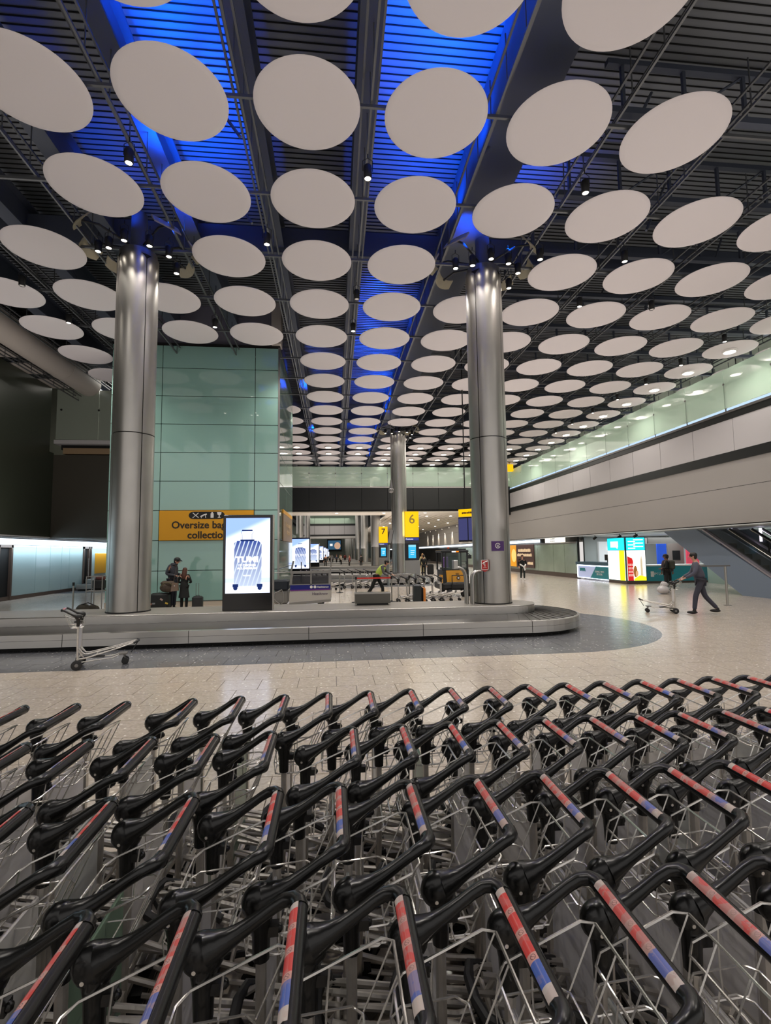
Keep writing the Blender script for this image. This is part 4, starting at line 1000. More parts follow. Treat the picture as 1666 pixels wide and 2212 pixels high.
number_sign(51.7, 7, 'farther lit yellow sign with the number 7, partly behind a pillar')
light('AREA', (5.1, 32.1, 3.9), 25, (1, .75, .1), sx=.9, sy=1.6, rot=(PI/2, 0, 0))
# flight information boards hanging at the right
fb = thing('flight_board', 'tilted hanging board of blue flight screens under a yellow header', 'flight board', (6.9, 23.4, 0), -.75)
MB().cbox(-.95, 1.25, -.06, .06, 3.75, 4.12, .01).build('header', YELE, fb); print_line(.8, .10, INK, fb, (-.35, -.065, 3.93))
MB().cbox(-.95, 1.25, -.10, .10, 2.5, 3.72, .01).build('housing', BLACK, fb)
for k in range(4): MB().box(-.92+.54*k, -.44+.54*k, -.125, -.1, 2.58, 3.66).build('screen', emis('board_blue' if k > 1 else 'board_dim', rgb(110, 140, 215) if k > 1 else rgb(70, 72, 120), .9), fb)
for x in (-.6, .9): MB().cyl((x, 0, 4.1), (x, 0, 12.6), .03, n=8).build('hanger_rod', BLACK, fb)
MB().box(-.6, .9, -.03, .03, 7.0, 7.06).build('rod_tie', BLACK, fb)

# ================================================================== stainless guard rails, small red sign
def bent(name, label, loc, s_, top=1.15):
    t = thing(name, label, 'guard rail', loc)
    for dy in (0, .16):
        MB().tube([(0, dy, 0), (0, dy, .55)]+bez((0, dy, .55), (0, dy, .85), (-.06*s_, dy, top-.17), (-.26*s_, dy, top-.17), 7)+[(-.32*s_, dy, top-.17)], .036, 10).build('bent_tube', STEEL, t, smooth=True)
    return t
g1 = bent('guard_rail', 'bent stainless guard rail on the platform, curving left, by the right pillar', (3.58, 13.2, .62), 1)
MB().cbox(-.36, -.24, -.03, .19, .94, 1.18, .008).build('end_bracket', STEEL, g1)
g2 = bent('guard_rail', 'bent stainless guard rail on the platform, curving right to the red sign', (3.70, 13.05, .62), -1, 1.05)
rs = thing('red_sign', 'small red warning sign on the guard rail end beside the right pillar', 'sign', (3.96, 12.78, 1.66))
m_ = MB(); m_.prism([(-.10, -.12), (0, -.17), (.10, -.12), (.10, .15), (-.10, .15)], -.01, .01); m_.build('sign_panel', mat('sign_red', rgb(170, 28, 26), .4), rs)
m_ = MB(); m_.box(-.10, .10, -.016, -.01, .135, .15); m_.box(-.10, -.085, -.016, -.01, -.12, .15); m_.box(.085, .10, -.016, -.01, -.12, .15); m_.box(-.10, .10, -.016, -.01, -.12, -.105); m_.build('sign_border', WHT, rs)
m_ = MB(); m_.tube([(-.06, -.014, .05), (0, -.014, .09), (.07, -.014, .11)], .014, 5); m_.tube([(-.04, -.014, .03), (0, -.014, .05), (0, -.014, -.03)], .012, 5); m_.box(-.045, .045, -.016, -.01, -.065, -.055); m_.build('pictogram', WHT, rs)
MB().tube([(0, .01, .0), (0, .1, -.02), (0, .3, -.02)], .012, 6).build('stalk', STEEL, rs)
g3 = thing('guard_rail', 'bent stainless guard rail entering the picture at the far left', 'guard rail', (-9.35, 13.4, .62))
MB().tube([(-1.2, 0, 0), (-1.2, 0, .3)]+bez((-1.2, 0, .3), (-1.1, 0, .85), (-.8, 0, .93), (-.38, 0, .95), 8), .04, 10).build('bent_tube', STEEL, g3, smooth=True)
MB().cbox(-.42, -.26, -.06, .06, .9, 1.24, .01).build('end_bracket', STEEL, g3)

# ================================================================== metal box on the platform
bx = thing('metal_trough', 'low dark metal box standing on the platform in the middle', 'box', (1.02, 13.6, .62))
m_ = MB(); m_.prism([(-.20, .05), (.16, .05), (.20, .33), (-.26, .33)], -.48, .48, 'yz'); m_.build('box_body', mat('trough_steel', (.20, .20, .19), .3, 1.), bx)
MB().box(-.42, .42, -.16, .12, 0, .05).build('box_base', BLACK, bx); MB().box(-.49, .49, -.27, -.24, .31, .335).build('box_rim', STEEL, bx)
# ================================================================== belt stanchions
def stanchion(loc, label, belt=None, hgt=1.05, bm='black'):
    t = thing('belt_stanchion', label, 'stanchion', loc)
    MB().lathe([(0, 0), (.19, 0), (.18, .02), (.06, .035), (.03, .06), (0, .06)], 20).build('base', RUBBER, t, smooth=True)
    MB().cyl((0, 0, .04), (0, 0, hgt-.12), .03, n=12).build('post', STEEL, t, smooth=True); MB().cyl((0, 0, hgt-.12), (0, 0, hgt), .04, n=12).build('belt_head', BLACK, t, smooth=True)
    if belt:
        MB().box(0.04, belt[0], -.004, .004, hgt-.10, hgt-.04).build('belt_band', mat('belt_red', rgb(196, 40, 26), .5) if bm == 'red' else BLACK, t) if belt[1] == 0 else \
        MB().tube([(0.03, 0, hgt-.07), (belt[0], belt[1], hgt-.07)], .028, 4, flat=.2).build('belt_band', BLACK, t)
stanchion((.87, 20.4, 0), 'stanchion with the red belt, left end, in front of the hi-vis worker', (1.45, 0), bm='red')
stanchion((2.34, 20.4, 0), 'stanchion at the right end of the red belt', (1.2, .3))
stanchion((3.05, 20.2, 0), 'stanchion just left of the black and orange suitcase')
stanchion((.25, 25.5, 0), 'stanchion farther back, right of the assistance cart', (2.9, .2))
stanchion((1.85, 24.9, 0), 'stanchion behind the red belt, near the worker’s feet')
stanchion((-9.55, 19.3, 0), 'stanchion at the left, in front of the blue-grey glass wall', hgt=1.08)
# ================================================================== assistance cart
ac = thing('assistance_cart', 'grey and white assistance passenger cart with dark blue and purple stripe', 'cart', (-2.30, 19.3, 0))
CW = mat('cart_white', rgb(176, 172, 164), .4); CG = mat('cart_grey', rgb(138, 136, 132), .4, .3)
MB().prism([(.56, .12), (2.14, .24), (2.16, .62), (.58, .62)], 0, .06).build('side_panel', CW, ac)
MB().prism([(.56, .0+.05), (2.14, .17), (2.16, .26), (.56, .16)], -.02, .9).build('sill', CG, ac)
MB().prism([(.60, .60), (2.13, .62), (2.13, .66), (.60, .65)], -.012, .05).build('purple_stripe', mat('stripe_purple', rgb(96, 36, 120), .4), ac)
MB().prism([(.60, .65), (2.13, .66), (2.13, .82), (.60, .82)], -.012, .05).build('blue_stripe', mat('stripe_blue', rgb(16, 24, 112), .4), ac)
m_ = MB(); m_.prism([(.56, .82), (.64, .82), (.72, 1.3), (.62, 1.3)], -.01, .07); m_.prism([(2.06, .82), (2.16, .82), (2.16, 1.36), (2.06, 1.36)], -.01, .07); m_.box(.6, 2.16, -.02, .08, 1.26, 1.36); m_.box(1.36, 1.42, -.0, .05, .83, 1.3); m_.box(.6, 2.1, -.0, .05, .82, .86)
m_.build('window_frame', CG, ac)
MB().box(.68, 2.08, .02, .03, .86, 1.27).build('window_glass', mat('cart_glass', rgb(50, 52, 60), .06, alpha=.55), ac)
MB().box(.6, 2.16, .8, .86, .2, 1.1).build('far_side_panel', CG, ac)
MB().cbox(-.02, .5, .1, .8, .12, .62, .04).build('drive_unit', CG, ac); MB().cbox(-.1, .52, .05, .75, .62, 1.02, .05).build('seat', mat('seat_navy', rgb(16, 26, 36), .6), ac)
m_ = MB(); m_.tube([(-.05, -.0, .5), (.28, -.0, .66), (.34, -.0, .55), (.36, 0, .2), (.24, 0, .1)], .022, 6); m_.tube([(-.08, 0, .4), (.1, 0, .2), (.22, 0, .12)], .02, 6); m_.tube([(-.1, .0, .10), (.6, .0, .10)], .02, 6); m_.tube([(-.1, 0, 1.3), (.66, 0, 1.33)], .02, 6); m_.tube([(.62, .02, 1.3), (.72, .02, 1.75)], .04, 6); m_.tube([(2.12, .02, 1.3), (2.2, .02, 1.95)], .03, 6)
m_.build('tubular_guard', CG, ac, smooth=True)
for x in (.3, 1.75): MB().lathe([(0, -.07), (.12, -.07), (.15, -.04), (.15, .04), (.12, .07), (0, .07)], 18, axis='y', c=(x, .45, .15)).build('wheel', RUBBER, ac, smooth=True)
for x in (1.40, 1.54): MB().lathe([(0, -.018), (.055, -.018)], 16, axis='y', c=(x, 0, .745)).build('pictogram_disc', WHT, ac)
text('Assistance', .105, WHT, ac, (1.84, -.018, .742), depth=.002, bold=.002); text('Heathrow', .145, mat('wordmark_purple', rgb(50, 28, 70), .5), ac, (1.73, -.006, .48), depth=.002)
MB().tube([(1.0, .3, .9), (1.0, .3, 1.7)], .02, 6).build('mast', BLACK, ac)
# ================================================================== yellow cleaning tractor
ct = thing('service_tractor', 'yellow and black service tractor seen from behind, near the right pillar', 'tractor', (5.46, 22.0, 0))
YP = mat('tractor_yellow', rgb(214, 150, 16), .32, coat=.4); TB = mat('tractor_black', rgb(18, 22, 24), .4)
m_ = MB(); m_.prism([(-.42, .66), (.44, .66), (.47, 1.18), (-.46, 1.18)], -.05, .5); m_.build('rear_cowl', YP, ct)
MB().cbox(-.68, .62, -.15, 1.6, .30, .62, .05).build('chassis', TB, ct); MB().cbox(-.62, .62, -.22, -.02, .36, .60, .04).build('rear_bumper', RUBBER, ct)
MB().box(-.40, .44, -.06, -.03, .60, .655).build('grey_strip', GREYST, ct)
MB().prism([(-.60, .62), (-.44, .62), (-.46, 1.2), (-.60, 1.2)], -.02, 1.2).build('left_flank', TB, ct); MB().prism([(.46, .62), (.60, .62), (.60, 1.2), (.48, 1.2)], -.02, 1.2).build('right_flank', TB, ct)
MB().box(-.70, -.62, -.1, .3, .62, .98).build('yellow_guard', YP, ct)
for (x, y) in ((-.6, -.02), (-.47, -.02), (.55, -.02), (-.6, 1.15), (.55, 1.15)): MB().box(x-.035, x+.035, y, y+.07, 1.18, 2.0).build('cab_post', TB, ct)
MB().cbox(-.66, .60, -.08, 1.3, 1.98, 2.10, .03).build('cab_roof', TB, ct); MB().box(-.3, .5, -.0, .5, 2.10, 2.16).build('roof_box', TB, ct)
MB().box(-.43, .51, 0.0, .015, 1.22, 1.98).build('rear_glass', mat('cab_glass', rgb(70, 88, 84), .05, alpha=.45), ct); MB().box(-.52, .52, .02, .9, 1.18, 1.30).build('dashboard', TB, ct)
MB().cbox(-.2, .25, .5, .65, 1.3, 1.85, .05).build('seat_back', TB, ct)
MB().lathe([(0, 2.16), (.05, 2.16), (.045, 2.22), (0, 2.24)], 12, c=(-.32, 0, 0)).build('beacon', mat('beacon_orange', rgb(220, 90, 30), .3), ct, smooth=True)
MB().box(.02, .14, -.09, -.08, 2.0, 2.05).build('orange_lamp', emis('tail_orange', rgb(255, 130, 20), 1.3), ct); MB().box(-.18, -.0, -.09, -.08, 2.0, 2.04).build('work_light', emis('work_white', (1, .95, .9), 3), ct)
m_ = MB(); m_.tube([(-.24, -.26, .40), (-.24, -.26, .96), (.5, -.26, .96), (.5, -.26, .40)], .028, 6); m_.build('tow_frame', TB, ct)
m_ = MB(); m_.lathe([(.045, -.075), (.085, -.075)], 18, axis='y', c=(.10, 0, .84)); m_.build('filler_ring', BLACK, ct); MB().lathe([(0, -.078), (.045, -.078)], 16, axis='y', c=(.10, 0, .84)).build('filler_cap', WHT, ct)
print_line(.16, .03, BLACK, ct, (.06, -.056, 1.04), n=4); print_line(.12, .03, BLACK, ct, (.06, -.056, .99), n=3)
m_ = MB(); m_.box(.6, .75, .0, .06, 1.7, 1.86); m_.tube([(.58, .03, 1.95), (.7, .03, 1.86)], .02, 5); m_.build('mirror', TB, ct)
for (x, y) in ((-.6, .15), (-.32, -.05), (.32, -.05), (.6, .15)): MB().lathe([(0, -.1), (.15, -.1), (.2, -.07), (.2, .07), (.15, .1), (0, .1)], 18, axis='x', c=(x, y, .2)).build('wheel', RUBBER, ct, smooth=True)

# ================================================================== luggage
def suitcase(name, label, loc, w_, d_, hgt, M, rz=0, handle=.0, wheels=True):
    t = thing(name, label, 'suitcase', loc, rz)
    MB().cbox(-w_/2, w_/2, -d_/2, d_/2, .05, hgt, min(w_, d_)*.18).build('shell', M, t, smooth=True)
    m_ = MB(); m_.tube([(-.07, 0, hgt-.01), (-.05, 0, hgt+.03), (.05, 0, hgt+.03), (.07, 0, hgt-.01)], .01, 6); m_.build('grab_handle', BLACK, t, smooth=True)
    if handle:
        m_ = MB(); m_.tube([(-.09, d_/2-.04, hgt-.02), (-.09, d_/2-.04, hgt+handle), (.01, d_/2-.04, hgt+handle), (.01, d_/2-.04, hgt-.02)], .009, 6); m_.build('pull_handle', GREYST, t)
    for sx2 in (-1, 1):
        for sy2 in (-1, 1): MB().lathe([(0, -.015), (.026, -.015), (.026, .015), (0, .015)], 10, axis='x', c=(sx2*(w_/2-.05), sy2*(d_/2-.04), .027)).build('wheel', RUBBER, t)
    return t
DKS = mat('case_charcoal', rgb(34, 36, 38), .45)
ts = suitcase('trunk', 'big black sticker-covered trunk at the left, under the brown bag', (-6.34, 18.9, 0), .66, .36, .66, mat('trunk_black', rgb(14, 17, 16), .5))
for (x, z, a, c) in ((.10, .44, .5, rgb(176, 150, 140)), (-.17, .30, 0, rgb(120, 122, 124)), (-.29, .28, 0, rgb(190, 130, 110)), (.28, .30, .3, rgb(190, 160, 60)), (.06, .10, 0, rgb(170, 120, 90))):
    Mx = Matrix.Translation((x, -.186, z)) @ Matrix.Rotation(a, 4, 'Y'); MB().box(-.05, .05, -.004, 0, -.03, .03, Mx).build('sticker', mat(f'sticker_{int(x*100)}', c, .6), ts)
suitcase('carry_on', 'small charcoal carry-on with its pull handle up, right of the woman', (-5.02, 18.9, 0), .36, .26, .52, DKS, handle=.46)
bg = thing('duffel_bag', 'brown and olive soft duffel bag lying on the black trunk', 'bag', (-6.08, 18.9, .68))
OLV = mat('duffel_brown', rgb(74, 62, 50), .8, bump=(9., .7), var=(6., .45))
m_ = MB(); m_.sph((-.02, 0, .17), (.27, .18, .18), 18, 12); m_.sph((.08, -.02, .30), (.19, .16, .12), 14, 8); m_.sph((-.12, .02, .33), (.15, .14, .09), 12, 8); bgm = m_.build('bag_body', OLV, bg, smooth=True)
MB().tube(bez((-.2, -.14, .2), (-.1, -.22, .42), (.15, -.22, .42), (.22, -.14, .2)), .014, 6).build('bag_strap', mat('strap_olive', rgb(96, 90, 60), .8), bg, smooth=True)
s2 = suitcase('hard_case', 'upright black hard-shell suitcase in front of the trolley train', (3.24, 19.45, 0), .30, .48, .76, mat('case_black', rgb(30, 36, 38), .4), 0)
s3 = suitcase('orange_case', 'narrow black and orange suitcase leaning against the black hard case', (3.50, 19.5, 0), .12, .46, .62, mat('case_orange', rgb(196, 118, 40), .4))
MB().cbox(-.064, -.03, -.235, .235, .06, .63, .01).build('black_half', BLACK, s3); MB().box(.055, .066, -.2, .2, .08, .6).build('pale_stripe', WHT, s3)
# bag stand and bags at the left of the left pillar
st = thing('frame_stand', 'grey metal frame stand holding a black bag, left of the left pillar', 'stand', (-8.6, 19.0, 0))
m_ = MB()
for (x, y) in ((-.27, -.2), (.27, -.2), (-.27, .2), (.27, .2), (0, -.2)): m_.tube([(x, y, 0), (x, y, 1.3)], .018, 6)
for z in (.78, 1.3):
    m_.tube([(-.27, -.2, z), (.27, -.2, z), (.27, .2, z), (-.27, .2, z)], .018, 6, closed=True)
m_.build('stand_frame', CG, st); MB().box(-.27, .27, -.2, .2, .76, .80).build('shelf', CG, st)
hb_ = thing('holdall', 'black holdall with dark red top inside the frame stand', 'bag', (-8.52, 19.0, .81))
MB().cbox(-.2, .2, -.15, .15, 0, .4, .07).build('bag_body', BLACK, hb_, smooth=True); m_ = MB(); m_.sph((.04, 0, .42), (.18, .13, .10), 12, 8); m_.build('red_top', mat('holdall_red', rgb(84, 40, 36), .7), hb_, smooth=True)
hp = thing('bag_heap', 'dark olive floppy bag lying on the floor left of the left pillar', 'bag', (-8.75, 18.4, 0))
m_ = MB(); m_.sph((0, 0, .19), (.24, .16, .19), 16, 10); m_.sph((-.26, 0, .10), (.28, .13, .10), 14, 8); m_.sph((.28, .05, .20), (.24, .10, .13), 12, 8); m_.build('bag_body', mat('heap_olive', rgb(44, 40, 30), .85, bump=(8., .8)), hp, smooth=True)
MB().tube([(-.05, -.05, .35), (.2, -.1, .42), (.45, -.06, .30)], .02, 6).build('bag_strap', BLACK, hp, smooth=True)
pb = thing('plastic_bag', 'crumpled shiny white plastic bag on the floor beside the person in black', 'bag', (14.75, 21.0, 0))
m_ = MB(); m_.sph((0, 0, .2), (.27, .2, .2), 14, 8); m_.sph((.05, 0, .42), (.16, .12, .13), 12, 8); bmo = m_.build('bag_body', mat('bag_white', rgb(200, 196, 196), .2, bump=(14., 1.)), pb, smooth=True)
for v in bmo.data.vertices: v.co += Vector((random.uniform(-.02, .02), random.uniform(-.02, .02), random.uniform(-.02, .02) if v.co.z > .06 else 0))
MB().tube(bez((-.12, 0, .38), (-.12, 0, .62), (.15, 0, .62), (.14, 0, .42)), .012, 5).build('bag_handle', WHT, pb, smooth=True)
hc = thing('hanging_camera', 'round grey device hanging on a thin cable left of the middle pillar', 'device', (3.55, 30.5, 0))
MB().cyl((0, 0, 6.2), (0, 0, 12.6), .018, n=6).build('cable', GREYST, hc); m_ = MB(); m_.sph((0, 0, 5.9), .17, 16, 10); m_.cyl((0, 0, 6.0), (0, 0, 6.6), .12, .03, n=12); m_.build('device_body', GREYST, hc, smooth=True)
st2 = thing('steel_signpost', 'tall steel sign arm leaning beside the middle pillar, behind the worker', 'post', (3.3, 30.4, 0))
m_ = MB(); m_.tube([(0, 0, 0), (.02, 0, 1.8), (.05, 0, 2.5)], .14, 10, flat=.6); m_.build('curved_post', STEEL, st2, smooth=True)
Mx = Matrix.Translation((.16, 0, 3.0)) @ Matrix.Rotation(.2, 4, 'Y'); MB().box(-.10, .10, -.05, .05, -.42, .42, Mx).build('sign_head', GREYST, st2); MB().box(.10, .13, -.05, .05, -.42, .42, Mx).build('head_edge', BLACK, st2)
pt = thing('purple_trolley_stack', 'purple and grey stack of baby buggies far down by the right wall', 'buggy', (10.9, 47.5, 0))
MB().cbox(-.3, .3, -.3, .3, .35, 1.5, .08).build('purple_seat', mat('buggy_purple', rgb(90, 50, 140), .5), pt)
m_ = MB(); [m_.tube([(-.3*s_, -.3, .1), (.3*s_, .3, 1.2)], .02, 5) for s_ in (-1, 1)]; m_.box(-.32, .32, -.32, .32, .28, .34); m_.build('buggy_frame', BLACK, pt)
for x in (-.3, .3):
    for y in (-.3, .3): MB().lathe([(0, -.02), (.1, -.02), (.1, .02), (0, .02)], 12, axis='x', c=(x, y, .1)).build('wheel', RUBBER, pt)

# ================================================================== people
def skin_mesh(name, V, E, Rr, M, parent, sub=1, loc=None):
    me = bpy.data.meshes.new(name); me.from_pydata([tuple(v) for v in V], E, []); me.update()
    o = bpy.data.objects.new(name, me); COL.objects.link(o)
    md = o.modifiers.new('Skin', 'SKIN')
    if not me.skin_vertices: raise RuntimeError('skin')
    for k, r in enumerate(Rr):
        sv = me.skin_vertices[0].data[k]; sv.radius = (r, r) if not isinstance(r, tuple) else r; sv.use_root = (k == 0)
    md.use_smooth_shade = True
    s_ = o.modifiers.new('Sub', 'SUBSURF'); s_.levels = sub; s_.render_levels = sub
    dg = bpy.context.evaluated_depsgraph_get(); nm = bpy.data.meshes.new_from_object(o.evaluated_get(dg)); nm.name = name
    bpy.data.objects.remove(o); bpy.data.meshes.remove(me)
    nm.materials.clear(); nm.materials.append(M)
    for p in nm.polygons: p.use_smooth = True
    n = bpy.data.objects.new(name, nm); COL.objects.link(n); n.parent = parent
    return n
SKN = mat('skin', rgb(196, 146, 122), .55); SKD = mat('skin_dark', rgb(120, 84, 66), .55)
BASE = dict(pel=(0, 0, .97), sp=(0, 0, 1.13), ch=(.01, 0, 1.32), nk=(.0, 0, 1.49), hd=(.03, 0, 1.63),
            shL=(0, .175, 1.42), elL=(-.02, .23, 1.14), wrL=(.05, .24, .90), shR=(0, -.175, 1.42), elR=(-.02, -.23, 1.14), wrR=(.05, -.24, .90),
            hiL=(0, .09, .93), knL=(.02, .10, .50), anL=(0, .10, .085), hiR=(0, -.09, .93), knR=(.02, -.10, .50), anR=(0, -.10, .085))
def person(label, loc, rz, H, top, low, hair, pose={}, skin=None, group=None, coat=False, cap=None, shoes=None, vest=None, pack=None, bulk=1., long_hair=False, nod=0., collar=None):
    t = thing('person', label, 'person', loc, rz, group); k = H/1.8; J = {a: Vector(b)*k for a, b in {**BASE, **pose}.items()}
    sk = skin or SKN
    head = J['hd']; nk = J['nk']
    names = ['pel', 'sp', 'ch', 'nk']; V = [J[n] for n in names]; R_ = [.105*k, .10*k, .115*k, .052*k]; E = [(0, 1), (1, 2), (2, 3)]
    V.append(nk.lerp(head, .45)); R_.append(.056*k); E.append((3, 4))
    V.append(head+Vector((0, 0, -.01*k))); R_.append((.075*k, .088*k)); E.append((4, 5)); V.append(head+Vector((.0, 0, .055*k))); R_.append((.066*k, .078*k)); E.append((5, 6))
    for sd in 'LR':
        b = len(V); V += [J['sh'+sd], J['el'+sd], J['wr'+sd]]; R_ += [.048*k, .036*k, .026*k]; E += [(2, b), (b, b+1), (b+1, b+2)]
    for sd in 'LR':
        b = len(V); V += [J['hi'+sd], J['kn'+sd], J['an'+sd]]; R_ += [.078*k, .052*k, .036*k]; E += [(0, b), (b, b+1), (b+1, b+2)]
    skin_mesh('body', V, E, R_, sk, t)
    # upper clothing
    V = [J['pel']+Vector((0, 0, -.02*k)), J['sp'], J['ch'], J['nk']+Vector((0, 0, -.03*k))]; R_ = [.142*k*bulk, .132*k*bulk, .148*k*bulk, .062*k]; E = [(0, 1), (1, 2), (2, 3)]
    for sd in 'LR':
        b = len(V); V += [J['sh'+sd], J['el'+sd], J['el'+sd].lerp(J['wr'+sd], .9)]; R_ += [.066*k*bulk, .053*k*bulk, .042*k]; E += [(2, b), (b, b+1), (b+1, b+2)]
    skin_mesh('jacket' if not coat else 'coat', V, E, R_, top, t)
    if coat:
        c = J['pel']; m_ = MB(); m_.lathe([(.10*k, .22*k), (.15*k, .12*k), (.155*k, 0), (.18*k, -.2*k), (.215*k, -.44*k), (.20*k, -.45*k), (.0, -.3*k)], 18, c=tuple(c)); m_.build('coat_skirt', top, t, smooth=True)
    # trousers
    V = [J['pel']]; R_ = [.128*k]; E = []
    for sd in 'LR':
        b = len(V); V += [J['hi'+sd], J['kn'+sd], J['an'+sd]+Vector((0, 0, .02*k))]; R_ += [.095*k, .072*k, .058*k]; E += [(0, b), (b, b+1), (b+1, b+2)]
    skin_mesh('trousers', V, E, R_, low, t)
    for sd in 'LR':
        a = J['an'+sd]; sh_ = MB(); sh_.sph((a.x+.055*k, a.y, max(a.z-.04*k, .035)), (.135*k, .048*k, .042*k), 12, 8); sh_.sph((a.x, a.y, a.z+.0), (.05*k, .042*k, .06*k), 10, 6); sh_.build('shoe', shoes or BLACK, t, smooth=True)
        w_ = J['wr'+sd]; d = (w_-J['el'+sd]).normalized(); u, v = frame(d); hm = MB()
        hm.tube([w_-d*.01*k, w_+d*.03*k, w_+d*.075*k], [.022*k, .034*k, .030*k], 8, flat=.5)
        for q in range(4):
            o_ = u*((q-1.5)*.016*k); L_ = (.058, .068, .064, .05)[q]*k; cu = v*(-.018*k)
            hm.tube([w_+d*.07*k+o_, w_+d*(.07*k+L_*.55)+o_+cu*.3, w_+d*(.07*k+L_*.95)+o_+cu*1.4], [.0088*k, .008*k, .006*k], 5)
        hm.tube([w_+d*.02*k+u*.03*k, w_+d*.05*k+u*.05*k, w_+d*.085*k+u*.052*k], [.011*k, .010*k, .007*k], 5)
        hm.build('hand', sk, t, smooth=True)
    # face
    fx = MB(); fx.tube([head+Vector((.082, 0, .02))*k, head+Vector((.108, 0, -.02))*k, head+Vector((.085, 0, -.03))*k], [.007*k, .014*k, .008*k], 6); fx.build('nose', sk, t, smooth=True)
    for s_ in (-1, 1):
        MB().sph(head+Vector((.078, s_*.032, .015))*k, .010*k, 8, 6).build('eye', BLACK, t, smooth=True); MB().sph(head+Vector((0, s_*.086, -.005))*k, (.018*k, .010*k, .030*k), 8, 6).build('ear', sk, t, smooth=True)
    MB().box(-.004, .004, -.022*k, .022*k, -.003, .003, Matrix.Translation(head+Vector((.089, 0, -.05))*k)).build('mouth', mat('lips', rgb(150, 90, 80), .5), t)
    hm = MB(); hm.sph(head+Vector((-.018, 0, .045))*k, (.098*k, .092*k, .085*k), 14, 10); hm.sph(head+Vector((-.05, 0, -.0))*k, (.06*k, .082*k, .09*k), 12, 8)
    if long_hair: hm.tube([head+Vector((-.04, 0, .04))*k, head+Vector((-.06, 0, -.08))*k, head+Vector((-.10, 0, -.22))*k, head+Vector((-.12, 0, -.34))*k], [.085*k, .098*k, .105*k, .06*k], 12)
    hm.build('hair', hair, t, smooth=True)
    if cap:
        cm = MB(); cm.sph(head+Vector((-.005, 0, .062))*k, (.105*k, .098*k, .078*k), 14, 10); cm.tube([head+Vector((.07, 0, .055))*k, head+Vector((.12, 0, .035))*k, head+Vector((.165, 0, .005))*k], [.055*k, .06*k, .03*k], 10, flat=.2); cm.build('cap', cap, t, smooth=True)
    if vest:
        V = [J['pel']+Vector((0, 0, .02*k)), J['sp'], J['ch'], J['nk']+Vector((0, 0, -.06*k))]; skin_mesh('hi_vis_vest', V+[J['shL'], J['shR']], [(0, 1), (1, 2), (2, 3), (2, 4), (2, 5)], [.152*k, .148*k, .160*k, .075*k, .078*k, .078*k], vest, t)
    if pack:
        c = J['ch']; MB().cbox(c.x-.36*k, c.x-.12*k, -.15*k, .15*k, c.z-.26*k, c.z+.14*k, .05).build('backpack', pack, t, smooth=True)
    if collar:
        MB().lathe([(.075*k, -.03*k), (.12*k, 0), (.10*k, .05*k), (.07*k, .06*k)], 16, c=tuple(J['nk']+Vector((-.02, 0, -.0))*k)).build('hood_collar', collar, t, smooth=True)
    return t
CH_ = mat('cloth_charcoal', rgb(52, 54, 62), .8, bump=((1, 1, 14), .9)); BKC = mat('cloth_black', rgb(14, 17, 16), .85); NV = mat('cloth_navy', rgb(24, 26, 40), .8)
SUIT = mat('suit_grey', rgb(76, 76, 90), .8); BRN = mat('hair_brown', rgb(74, 40, 24), .6); DKH = mat('hair_dark', rgb(22, 17, 14), .55); HIV = mat('hi_vis_yellow', rgb(190, 214, 90), .7)
BEI = mat('cloth_beige', rgb(206, 196, 150), .8); BLO = mat('hair_blond', rgb(170, 130, 80), .6); GRYC = mat('cloth_grey', rgb(84, 82, 84), .8)
person('man in a black cap and grey padded jacket, standing behind the trunk looking down', (-6.03, 19.25, 0), -.25, 2.05, CH_, NV, DKH,
       dict(nk=(.06, 0, 1.47), hd=(.15, 0, 1.575), elR=(-.09, -.24, 1.18), wrR=(.22, -.10, 1.10), elL=(-.02, .24, 1.16), wrL=(.25, .08, 1.14), ch=(.02, 0, 1.31)), cap=mat('cap_black', rgb(14, 18, 20), .6), bulk=1.16, collar=CH_)
person('woman in a long black coat with long brown hair, seen from behind', (-5.52, 18.95, 0), 1.45, 1.62, BKC, BKC, BRN,
       dict(elR=(.02, -.27, 1.14), wrR=(.20, -.13, 1.12), elL=(.02, .27, 1.14), wrL=(.20, .13, 1.14), hd=(.05, 0, 1.62)), coat=True, long_hair=True)
hbg = thing('handbag', 'tan handbag hanging on a long strap between the man and the woman', 'handbag', (-5.80, 18.78, .72))
TAN = mat('bag_tan', rgb(120, 100, 84), .5); m_ = MB(); m_.prism([(-.13, 0), (.13, .02), (.11, .30), (-.10, .30)], -.05, .05); m_.build('bag_body', TAN, hbg); MB().tube([(-.06, 0, .30), (.03, .03, .95), (.08, .10, .30)], .008, 5).build('bag_strap', TAN, hbg)
MB().lathe([(0, -.055), (.02, -.055)], 10, axis='y', c=(0, 0, .2)).build('clasp', CHROME, hbg)
person('man in a dark grey suit striding away, pushing a luggage trolley', (11.38, 14.45, 0), 2.62, 2.0, SUIT, mat('trouser_grey', rgb(56, 56, 68), .8), DKH,
       dict(pel=(-.02, 0, .95), sp=(.01, 0, 1.12), ch=(.05, 0, 1.31), nk=(.08, 0, 1.47), hd=(.13, 0, 1.60), shL=(.06, .19, 1.40), shR=(.06, -.19, 1.40), elL=(.14, .26, 1.14), wrL=(.40, .22, .99), elR=(.14, -.26, 1.14), wrR=(.40, -.22, .99),
            hiL=(-.02, .09, .91), hiR=(-.02, -.09, .91), knL=(.13, .09, .50), anL=(.18, .09, .085), knR=(-.12, -.10, .49), anR=(-.40, -.10, .13)), bulk=1.2)
person('person in black with a dark backpack standing before the teal counter', (15.38, 21.6, 0), 2.6, 1.84, BKC, BKC, DKH, dict(elR=(.0, -.25, 1.14), wrR=(.2, -.12, 1.08), elL=(0, .25, 1.14), wrL=(.18, .12, 1.1)), skin=SKD, pack=mat('pack_olive', rgb(48, 50, 40), .8), bulk=1.1)
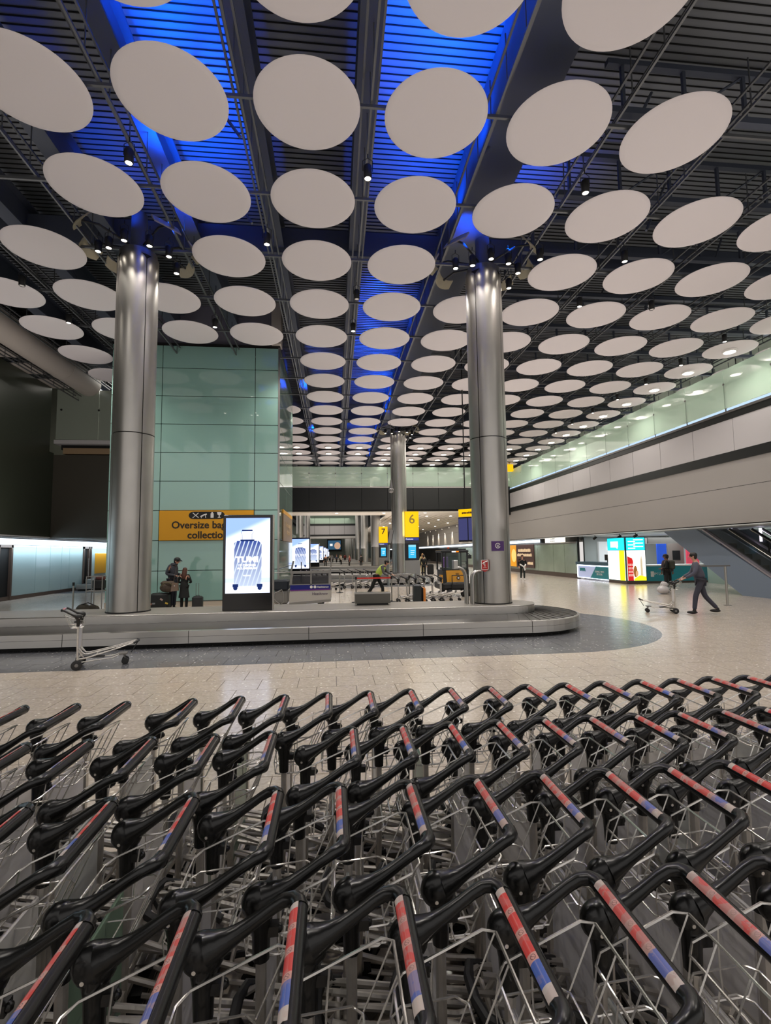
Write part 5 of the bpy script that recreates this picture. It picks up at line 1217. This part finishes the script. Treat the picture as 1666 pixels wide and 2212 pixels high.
person('person in dark purple-grey top, half hidden behind the person in black', (16.15, 22.6, 0), 1.2, 1.80, mat('cloth_mauve', rgb(70, 56, 66), .8), BKC, DKH, skin=SKD)
person('person in dark clothes with a white jumper tied at the waist, walking towards us', (12.9, 33.0, 0), -1.75, 1.78, BKC, mat('trouser_dark', rgb(24, 32, 30), .8), BRN,
       dict(knL=(.06, .10, .5), anL=(.02, .10, .085), knR=(-.02, -.10, .5), anR=(-.12, -.10, .10), elL=(-.05, .27, 1.16), wrL=(.06, .22, .93), elR=(-.05, -.27, 1.16), wrR=(.06, -.24, .93)), shoes=WHT, bulk=1.2)
tj = thing('tied_jumper', 'white jumper tied round the waist of the walking person', 'jumper', (12.86, 32.72, .98))
m_ = MB(); m_.tube([(-.2, .1, .1), (-.08, -.04, .0), (0, -.06, -.06), (.1, -.04, 0), (.2, .1, .08)], .05, 8); m_.tube([(0, -.06, -.04), (.08, -.08, -.3)], [.05, .06], 8); m_.build('jumper_knot', WHT, tj, smooth=True)
person('worker in a yellow hi-vis vest bending to push a train of trolleys', (1.92, 21.2, 0), -.28, 1.95, GRYC, BKC, DKH,
       dict(pel=(-.12, 0, .95), sp=(.0, 0, 1.1), ch=(.12, 0, 1.25), nk=(.22, 0, 1.37), hd=(.31, 0, 1.46), shL=(.14, .18, 1.33), shR=(.14, -.18, 1.33), elL=(.26, .22, 1.1), wrL=(.50, .14, .99), elR=(.2, -.22, 1.06), wrR=(.42, -.16, .95),
            hiL=(-.12, .09, .91), hiR=(-.12, -.09, .91), knL=(.10, .1, .5), anL=(.10, .1, .085), knR=(-.30, -.1, .50), anR=(-.56, -.1, .11)), vest=HIV)
person('traveller in a cream jacket walking away down the right side, pulling a black suitcase', (8.25, 46, 0), 1.5, 1.92, BEI, BEI, BLO, dict(elL=(-.02, .26, 1.14), elR=(-.02, -.26, 1.14)), long_hair=True)
suitcase('black_suitcase', 'black suitcase behind the traveller in the cream jacket', (8.3, 42.5, 0), .55, .4, .95, BLACK, handle=.4)
p0 = person('far passenger with a round dark backpack by the third carousel', (3.3, 62, 0), 1.9, 1.85, GRYC, BKC, DKH, pack=BLACK)
far = [(1.9, 64, 'in grey, left of the one with the backpack'), (.9, 70, 'by the fourth carousel, dark clothes'), (-1.2, 66, 'bending at the third carousel, left side'), (-.4, 78, 'far off left of centre'), (.3, 84, 'far off at the centre'),
       (1.0, 88, 'far off right of centre'), (1.9, 92, 'far off beside the pillars'), (-.9, 90, 'far off near the small screens'), (6.9, 38, 'standing behind the middle pillar, right of it'), (6.6, 55, 'in shade under the number 7 sign')]
tops = [mat('cloth_red', rgb(130, 50, 46), .8), mat('cloth_pale', rgb(190, 176, 160), .8), BKC, GRYC, mat('cloth_blue', rgb(50, 66, 100), .8), BEI]
for q, (x, y, w_) in enumerate(far):
    o = dup(p0, (x, y, 0), random.uniform(0, 6.2), f'far passenger {w_}', 'passengers far down the hall')
    for c in list(o.children):
        if c.name.startswith('backpack'): bpy.data.objects.remove(c)
        elif c.name.startswith('jacket'): c.data = c.data.copy(); c.data.materials[0] = tops[q % 6]
